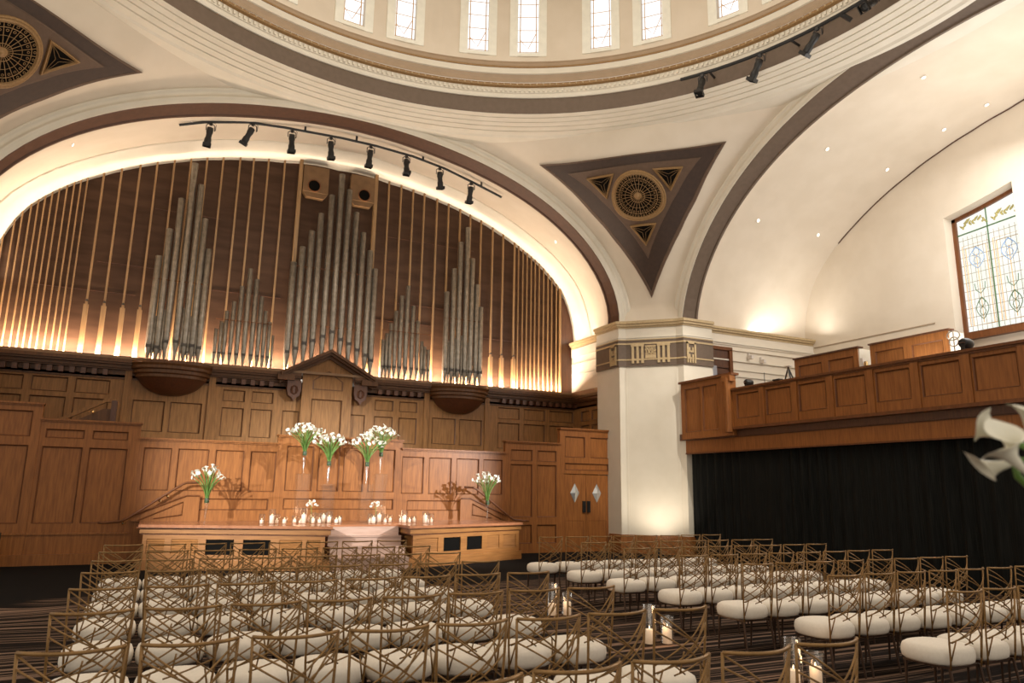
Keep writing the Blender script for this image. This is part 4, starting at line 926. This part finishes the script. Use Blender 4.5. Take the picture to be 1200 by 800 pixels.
# recessed downlights: small glowing discs in the vaults
def vpt(t_, X_): r = orad(t_)+.36; return (X_, CY+r*sin(t_), ZC+r*cos(t_))
dl = []
def downlight(p, label, nrm):
    t = thing('recessed_downlight', label, 'downlight', p, group='recessed downlights'); t.rotation_euler = Vector(nrm).to_track_quat('Z', 'Y').to_euler()
    MB().lathe([(.0, .012), (.05, .012)], (0, 0, 0), 14).build('lens', LAMPE, t); MB().lathe([(.05, .004), (.052, .016), (.066, .014), (.07, 0)], (0, 0, 0), 14).build('trim_ring', CAM_B, t)
DLR = [(15.33, 10.9, 'closest to the grey arch, lowest')]
DEPS = None
def ray_dir(px, py): return F+R2*((px-600)/f_px)-U2*((py-400)/f_px)
# heights of the side-bay vault fixtures (world positions)
for k, (x, y_) in enumerate(((15.64, 9.94), (18.2, 10.02), (18.13, 11.13), (15.56, 12.75), (18.04, 12.82), (15.42, 15.25), (17.92, 15.27))):
    s_ = (x-CX-A0-.55)/(XE-CX-A0-.55); dy = y_-CY; lo, hi = 0, pi/2
    def rr(t_): ra = ri(t_); rb = orad(t_)+.36; return ra+(rb-ra)*min(1, s_*7)**.6
    for _ in range(30):
        mm = (lo+hi)/2
        if rr(mm)*sin(mm) < dy: lo = mm
        else: hi = mm
    z = ZC+rr(lo)*cos(lo); n_ = Vector((0, -sin(lo)*.8, -cos(lo)))
    downlight(tuple(Vector((x, y_, z))+n_.normalized()*.015), 'small glowing recessed downlight in the side bay vault, number %s from the window' % ORD[k], n_)
for k, (x, Y) in enumerate(((-2.53, 18.97), (10.86, 19.35), (-.06, 18.8))):
    s_ = ((Y-CY-A0-.55)/(20.55-CY-A0-.55)); c_ = CX+(4.2-CX)*s_; dx = abs(x-c_); lo, hi = 0, pi/2
    def rr(t_): ra = bi(t_); rb = orad(t_)+.34; return ra+(rb-ra)*(s_**.8)
    for _ in range(30):
        mm = (lo+hi)/2
        if rr(mm)*sin(mm) < dx: lo = mm
        else: hi = mm
    z = ZC+rr(lo)*cos(lo); sg = 1 if x > c_ else -1; n_ = Vector((-sg*sin(lo), 0, -cos(lo)))
    downlight(tuple(Vector((x, Y, z))+n_*.015), 'small glowing recessed downlight in the organ arch soffit, %s' % ('far left', 'right', 'near the pipe end')[k], n_)

# ------------------------------------------------------------------ chairs
def curve_y(x): return -.095*(1-(x/.215)**2)
HB, ZL, WB = .925, .535, .212
def BP(u, v):      # back surface: u 0..1 left-right, v 0..1 top-bottom
    x = (-1+2*u)*(WB-.012*v); z = HB-(HB-ZL)*v; y = curve_y(x)*(1-.3*v)-.035*(1-v)
    return (x, y, z)
def bar(mb, pts, r=.0054, n=5):
    out = []
    for (a, b) in zip(pts, pts[1:]):
        for j in range(6): t_ = j/6; out.append(BP(a[0]+(b[0]-a[0])*t_, a[1]+(b[1]-a[1])*t_))
    out.append(BP(*pts[-1])); mb.tube(out, r, n)
def make_chair():
    root = thing('banquet_chair', '', 'chair')
    mb = MB(); mb.tube([BP(i/12, 0) for i in range(13)], .0095, 6)
    for s_ in (-1, 1):
        u = 0 if s_ < 0 else 1
        mb.tube([BP(u, 0), BP(u, .5), BP(u, 1), (s_*.190, .0, .40), (s_*.185, .01, .33)], .008, 6)
        mb.tube([(s_*.150, BP(.12, .93)[1], BP(.12, .93)[2]), (s_*.183, .0, .40)], .006, 5)
    mb.build('back_frame', FRAME, root, True)
    mb = MB()
    for p in ([(0, .02), (1, .80)], [(0, .33), (.62, .70), (.98, 1.0)], [(0, .66), (.5, 1.02)],
              [(1, .02), (.62, .42), (0, .88)], [(1, .05), (.68, .60), (.04, 1.0)], [(1, .46), (.6, .74), (0, 1.0)], [(1, .80), (.3, 1.03)], [(0, .17), (.6, .50)],
              [(1, .24), (.5, .70)], [(.45, .66), (.40, 1.0)]): bar(mb, p)
    mb.build('back_lattice', FRAME, root, True)
    # cushion: thick stretch-covered pad
    mb = MB(); n = 22; rows = []
    for rr_, z in ((.0, .352), (.89, .352), (.97, .368), (1.0, .405), (.99, .44), (.95, .468), (.82, .488), (.5, .500), (.2, .504), (0.01, .505)):
        q = []
        for i in range(n):
            a = 2*pi*i/n; c, s_ = cos(a), sin(a); e = 2/2.7
            x = .242*rr_*(abs(c)**e)*(1 if c > 0 else -1); y = .252*rr_*(abs(s_)**e)*(1 if s_ > 0 else -1)
            q.append((x, y+.240, z))
        rows.append(q)
    mb.loft(rows, True); mb.build('seat_cushion', CUSH, root, True)
    MB().box(-.19, .19, .03, .42, .335, .352).build('seat_frame', LEG, root)
    for x, y, dx, dy in ((-.183, .02, -.01, -.05), (.183, .02, .01, -.05), (-.175, .40, -.01, .02), (.175, .40, .01, .02)):
        MB().tube([(x, y, .352), (x+dx, y+dy, 0)], [.0135, .010], 6).build('leg', LEG, root)
    return root
proto = make_chair()
rows_L = [2.86, 4.02, 5.12, 6.20, 7.28, 8.36, 9.42, 10.48]
rows_R = [3.94, 5.08, 6.18, 7.22, 8.36, 9.47, 10.74]
first = True
def place(x, y, label, grp):
    global first
    jx, jr = random.uniform(-.008, .008), random.uniform(-.02, .02)
    if first: o = proto; o.location = (x+jx, y, 0); o.rotation_euler = (0, 0, jr); o['label'] = label; o['group'] = grp; first = False; return o
    return dup(proto, (x+jx, y+random.uniform(-.012, .012), 0), jr, label, grp)
for r_, y in enumerate(rows_L):
    for c in range(8):
        k = 7-c
        place(-.24+.487*c, y, 'gold lattice chair with white cushion, left block, %s row from camera, %s from aisle' % (ORD[r_], ORD[k]), 'banquet chairs in the left block')
for r_, y in enumerate(rows_R):
    for c in range(8 if y < 10 else 8):
        place(5.935+.475*c, y, 'gold lattice chair with white cushion, right block, %s row from camera, %s from aisle' % (ORD[r_], ORD[c]), 'banquet chairs in the right block')

# ------------------------------------------------------------------ candles
def hurricane(loc, h, r, label, grp):
    t = thing('glass_cylinder', label, 'candle holder', loc, group=grp)
    MB().lathe([(r*.9, .003), (r, .006), (r, h), (r-.004, h), (r-.004, .012), (.0, .012)], (0, 0, 0), 14).build('glass_wall', GLASS, t, True)
    MB().tube([(r*cos(2*pi*i/14), r*sin(2*pi*i/14), h) for i in range(15)], .002, 4, False).build('glass_rim', GLASS, t)
    return t
def candle(loc, h, r, label, grp, glow=True):
    t = thing('pillar_candle', label, 'candle', loc, group=grp)
    MB().lathe([(0, .0), (r, .0), (r, h-.006), (r*.9, h), (r*.6, h-.006), (0.001, h-.008)], (0, 0, 0), 12).build('wax', WAXG if glow else WAX, t, True)
    MB().tube([(0, 0, h-.008), (0, 0, h+.008)], .0015, 4).build('wick', BLACKM, t)
    MB().lathe([(.001, 0), (.006, .008), (.005, .018), (.001, .034)], (0, 0, h+.004), 8).build('flame', FLAME, t, True)
    return t
random.seed(3)
cs = [(2.10, .07), (2.31, .17), (2.42, .07), (2.58, .09), (2.80, .07), (2.93, .06), (2.99, .19), (3.20, .10), (3.34, .08), (3.43, .17), (3.56, .13), (3.72, .08), (3.79, .11),
      (4.50, .08), (4.58, .13), (4.72, .18), (4.86, .07), (4.98, .09), (5.24, .09), (5.32, .15), (5.45, .08), (5.57, .09), (5.84, .18), (5.90, .08), (6.0, .08)]
for i, (x, h) in enumerate(cs):
    side = 'left' if x < 4.1 else 'right'; j = i if x < 4.1 else i-13
    y = 16.75+random.uniform(-.22, .22); x_ = x*(y/17.0)+.12
    r = .045 if h > .12 else .036
    candle((x_, y, .892), h, r, '%s ivory candle on the stage edge, %s from the left of the %s cluster' % ('tall' if h > .12 else 'short', ORD[j], side), 'candles along the stage')
    hurricane((x_, y, .88), h+random.choice((.06, .09, .14)), r+.028, 'clear glass cylinder around the %s candle from the left of the %s stage cluster' % (ORD[j], side), 'glass cylinders along the stage')
q = 0
for k, (x, y) in enumerate(((5.06, 9.1), (5.16, 7.05), (5.20, 5.02))):
    for dx, hc, hg in ((0, .15, .42), (.20, .17, .30)):
        which = ('farthest', 'middle', 'nearest')[k]; sd = 'left' if dx == 0 else 'right'
        xx, yy = x+dx, y-.06*(dx > 0)
        candle((xx, yy, .012), hc, .052, 'ivory pillar candle on the aisle carpet, %s candle of the %s pair' % (sd, which), 'aisle candles')
        hurricane((xx, yy, 0), hg, .080, '%s clear glass cylinder of the %s pair on the aisle carpet' % ('taller' if dx == 0 else 'shorter', which), 'aisle glass cylinders')
    lamp('POINT', 'candle_glow', (x+.08, y-.1, .26), 1.6, (1, .6, .3), .04)
lamp('POINT', 'candle_glow', (3.0, 16.8, 1.15), 3, (1, .6, .35), .1); lamp('POINT', 'candle_glow', (5.2, 16.8, 1.15), 3, (1, .6, .35), .1)

# ------------------------------------------------------------------ calla lilies
def bloom_mesh(L=.085, n=12, m=7):
    mb = MB(); rows = []
    for j in range(m+1):
        t_ = j/m; q = []
        for i in range(n):
            a = 2*pi*i/n; c = cos(a)
            r = L*(.06+.16*t_+.20*t_**5*(1.0+.55*c)); z = L*(1.15*t_*(1-.17*(1-c)*t_)+.16*(t_**8)*max(0, c)**6)
            if j == m: r *= 1.10; z -= L*.035
            q.append((r*cos(a), r*sin(a), z))
        rows.append(q)
    mb.loft(rows, True); return mb
BM = bloom_mesh(); bme = bpy.data.meshes.new('calla_bloom'); bme.from_pydata(BM.v, [], BM.f); bme.polygons.foreach_set('use_smooth', [True]*len(bme.polygons)); bme.materials.append(PETAL)
SM = MB().tube([(0, 0, .01), (.002, 0, .055)], [.006, .004], 6); sme = bpy.data.meshes.new('calla_spadix'); sme.from_pydata(SM.v, [], SM.f); sme.materials.append(SPAD)
def bouquet(loc, label, grp, n=20, spread=.24, h=.46, sc=1.0, seed=1):
    random.seed(seed); t = thing('calla_lily_bouquet', label, 'flower bouquet', loc, group=grp)
    MB().lathe([(.045, 0), (.05, .01), (.05, .09), (.045, .10), (0, .10)], (0, 0, 0), 12).lathe([(0, 0), (.045, 0)], (0, 0, 0), 12).build('leaf_wrap', WRAP, t, True)
    for i in range(n):
        a = i*2.39996+random.uniform(-.2, .2); q = sqrt((i+.5)/n); rr_ = spread*q*random.uniform(.85, 1.1); hh = h*(1.06-.30*q*q)*random.uniform(.93, 1.06)
        p0 = Vector((.03*cos(a)*q, .03*sin(a)*q, .02)); p3 = Vector((rr_*cos(a), rr_*sin(a), hh)); p1 = p0+Vector((0, 0, hh*.45)); p2 = p3-Vector((.55*rr_*cos(a), .55*rr_*sin(a), hh*.22))
        pts = [(1-s_)**3*p0+3*(1-s_)**2*s_*p1+3*(1-s_)*s_*s_*p2+s_**3*p3 for s_ in [j/7 for j in range(8)]]
        st = MB().tube(pts, .0075, 5).build('stem', STEM, t, True)
        d = (pts[-1]-pts[-2]).normalized(); d = (d+Vector((cos(a), sin(a), 0))*.25*q).normalized()
        b = bpy.data.objects.new('bloom', bme); COL.objects.link(b); b.parent = st; b.location = pts[-1]-d*.01; b.rotation_euler = (d.to_track_quat('Z', 'Y').to_matrix() @ Matrix.Rotation(random.uniform(0, 6.28), 3, 'Z')).to_euler()
        s3 = 1.02*sc*random.uniform(.85, 1.12); b.scale = (s3, s3, s3)
    return t
def vase(loc, h, label, grp):
    t = thing('trumpet_vase', label, 'vase', loc, group=grp)
    MB().lathe([(.05, .0), (.052, .008), (.02, .016), (.016, .03), (.022, h*.35), (.035, h*.7), (.056, h), (.053, h), (.032, h*.7), (.019, h*.35), (.001, .05)], (0, 0, 0), 16).build('glass_body', GLASS, t, True)
    MB().tube([(.055*cos(2*pi*i/16), .055*sin(2*pi*i/16), h) for i in range(17)], .004, 4, False).build('glass_rim', ACRYL, t)
    MB().lathe([(.001, .06), (.018, .075), (.03, h*.62), (.0, h*.62)], (0, 0, 0), 12).build('water', ACRYL, t, True)
    return t
G1, G2 = 'lily bouquets on the stage', 'trumpet vases on the stage'
vase((1.10, 17.35, .88), .50, 'clear trumpet vase standing on the left side of the stage', G2); bouquet((1.10, 17.35, 1.30), 'white calla lilies in the vase at the left side of the stage', G1, 26, .32, .66, 1.1, 11)
vase((7.70, 17.25, .88), .50, 'clear trumpet vase standing on the right side of the stage', G2); bouquet((7.70, 17.25, 1.30), 'white calla lilies in the vase at the right side of the stage', G1, 26, .34, .68, 1.1, 12)
for k, (x, y, zb, w_) in enumerate(((3.10, 17.35, 1.96, 'leftmost'), (3.64, 17.2, 1.74, 'second from left'), (4.54, 17.2, 1.75, 'third from left'), (4.92, 17.4, 2.0, 'rightmost'))):
    pd = thing('acrylic_pedestal', 'clear acrylic pedestal on the stage, %s of four' % w_, 'pedestal', (x, y, .88), group='acrylic pedestals')
    h = zb-.88; MB().box(-.14, .14, -.14, .14, 0, h-.012).build('column', ACRYL, pd); MB().box(-.15, .15, -.15, .15, h-.012, h).build('top_plate', ACRYL, pd)
    vase((x, y, zb), .50, 'clear trumpet vase on an acrylic pedestal, %s of four' % w_, G2)
    bouquet((x, y, zb+.42), 'full white calla lily bouquet raised on a pedestal, %s of four' % w_, G1, 34, .38, .62, 1.1, 20+k)
for k, (x, y) in enumerate(((3.26, 17.0), (4.72, 16.95))):
    t = thing('glass_bowl_vase', 'small glass vase with pale orchids between candles, %s cluster' % ('left' if k == 0 else 'right'), 'vase', (x, y, .88))
    MB().lathe([(.05, .0), (.09, .03), (.10, .09), (.07, .15), (.05, .17), (.045, .17), (.065, .15), (.09, .09), (.08, .03), (.0, .01)], (0, 0, 0), 14).build('bowl', GLASS, t, True)
    f_ = thing('orchid_spray', 'pale green-white orchid spray above the %s candle cluster' % ('left' if k == 0 else 'right'), 'flowers', (x, y, .90))
    MB().tube([(0, 0, 0), (.02, 0, .2), (.0, 0, .36)], .006, 5).build('stem', STEM, f_)
    for j in range(9):
        a = j*2.4; b = bpy.data.objects.new('bloom', bme); COL.objects.link(b); b.parent = f_; b.location = (.12*cos(a)*(j/9+.3), .05*sin(a), .34+.03*(j % 4)); b.rotation_euler = (random.uniform(-1, 1), random.uniform(-1, 1), a); b.scale = (.8, .8, .5)
# foreground bouquet at the right edge of the frame: tall stand, stems fanning from it
random.seed(5)
fg = thing('calla_lily_bouquet', 'large blurred white calla lilies close to the camera at the right edge', 'flower bouquet', (1.56, .72, 1.45))
FO = Vector((1.56, .72, 1.45))
def wp(px, py, dist): v = ray_dir(px, py); return Vector((0, 0, 1.65))+v.normalized()*dist
BL2 = bloom_mesh(.085, 24, 14); bm2 = bpy.data.meshes.new('calla_bloom_large'); bm2.from_pydata(BL2.v, [], BL2.f); bm2.polygons.foreach_set('use_smooth', [True]*len(bm2.polygons)); bm2.materials.append(PETAL)
base = Vector((1.60, .70, 1.42))
for i, (px, py, qx, qy, dist, sc) in enumerate(((1194, 520, 1150, 498, 1.62, .84), (1194, 540, 1160, 548, 1.60, .80), (1190, 545, 1182, 505, 1.56, .74), (1206, 510, 1204, 484, 1.66, .7), (1206, 556, 1184, 535, 1.55, .8), (1222, 525, 1228, 500, 1.65, .9), (1236, 548, 1244, 524, 1.65, .9))):
    p = wp(px, py, dist); q = wp(qx, qy, dist-.02); d = (q-p).normalized()
    st = MB().tube([base-FO, (base*.5+p*.5)-FO+Vector((0, 0, .02)), p-FO-d*.02, p-FO], .006, 7).build('stem', STEM, fg, True)
    b = bpy.data.objects.new('bloom', bm2); COL.objects.link(b); b.parent = st; b.location = p-FO; b.rotation_euler = (d.to_track_quat('Z', 'Y').to_matrix() @ Matrix.Rotation(i*1.3, 3, 'Z')).to_euler(); b.scale = (sc, sc, sc)
t = thing('tall_vase', 'tall clear glass vase beside the camera holding the nearest lilies', 'vase', (1.60, .70, 0))
MB().lathe([(.10, 0), (.10, .02), (.03, .05), (.03, 1.0), (.06, 1.45), (.055, 1.45), (.02, 1.0), (.001, .06)], (0, 0, 0), 18).build('glass_body', GLASS, t, True)
# uplight fixture at the pier
t = thing('floor_uplight', 'small black floor uplight at the foot of the white pier', 'uplight', (12.1, 16.05, 0))
MB().lathe([(.0, .0), (.08, 0), (.08, .2), (.07, .22), (.07, .16), (.0, .16)], (0, 0, 0), 12).build('can', BLACKM, t)
# oak stools/plinth boxes seen against the pier foot are part of its skirting
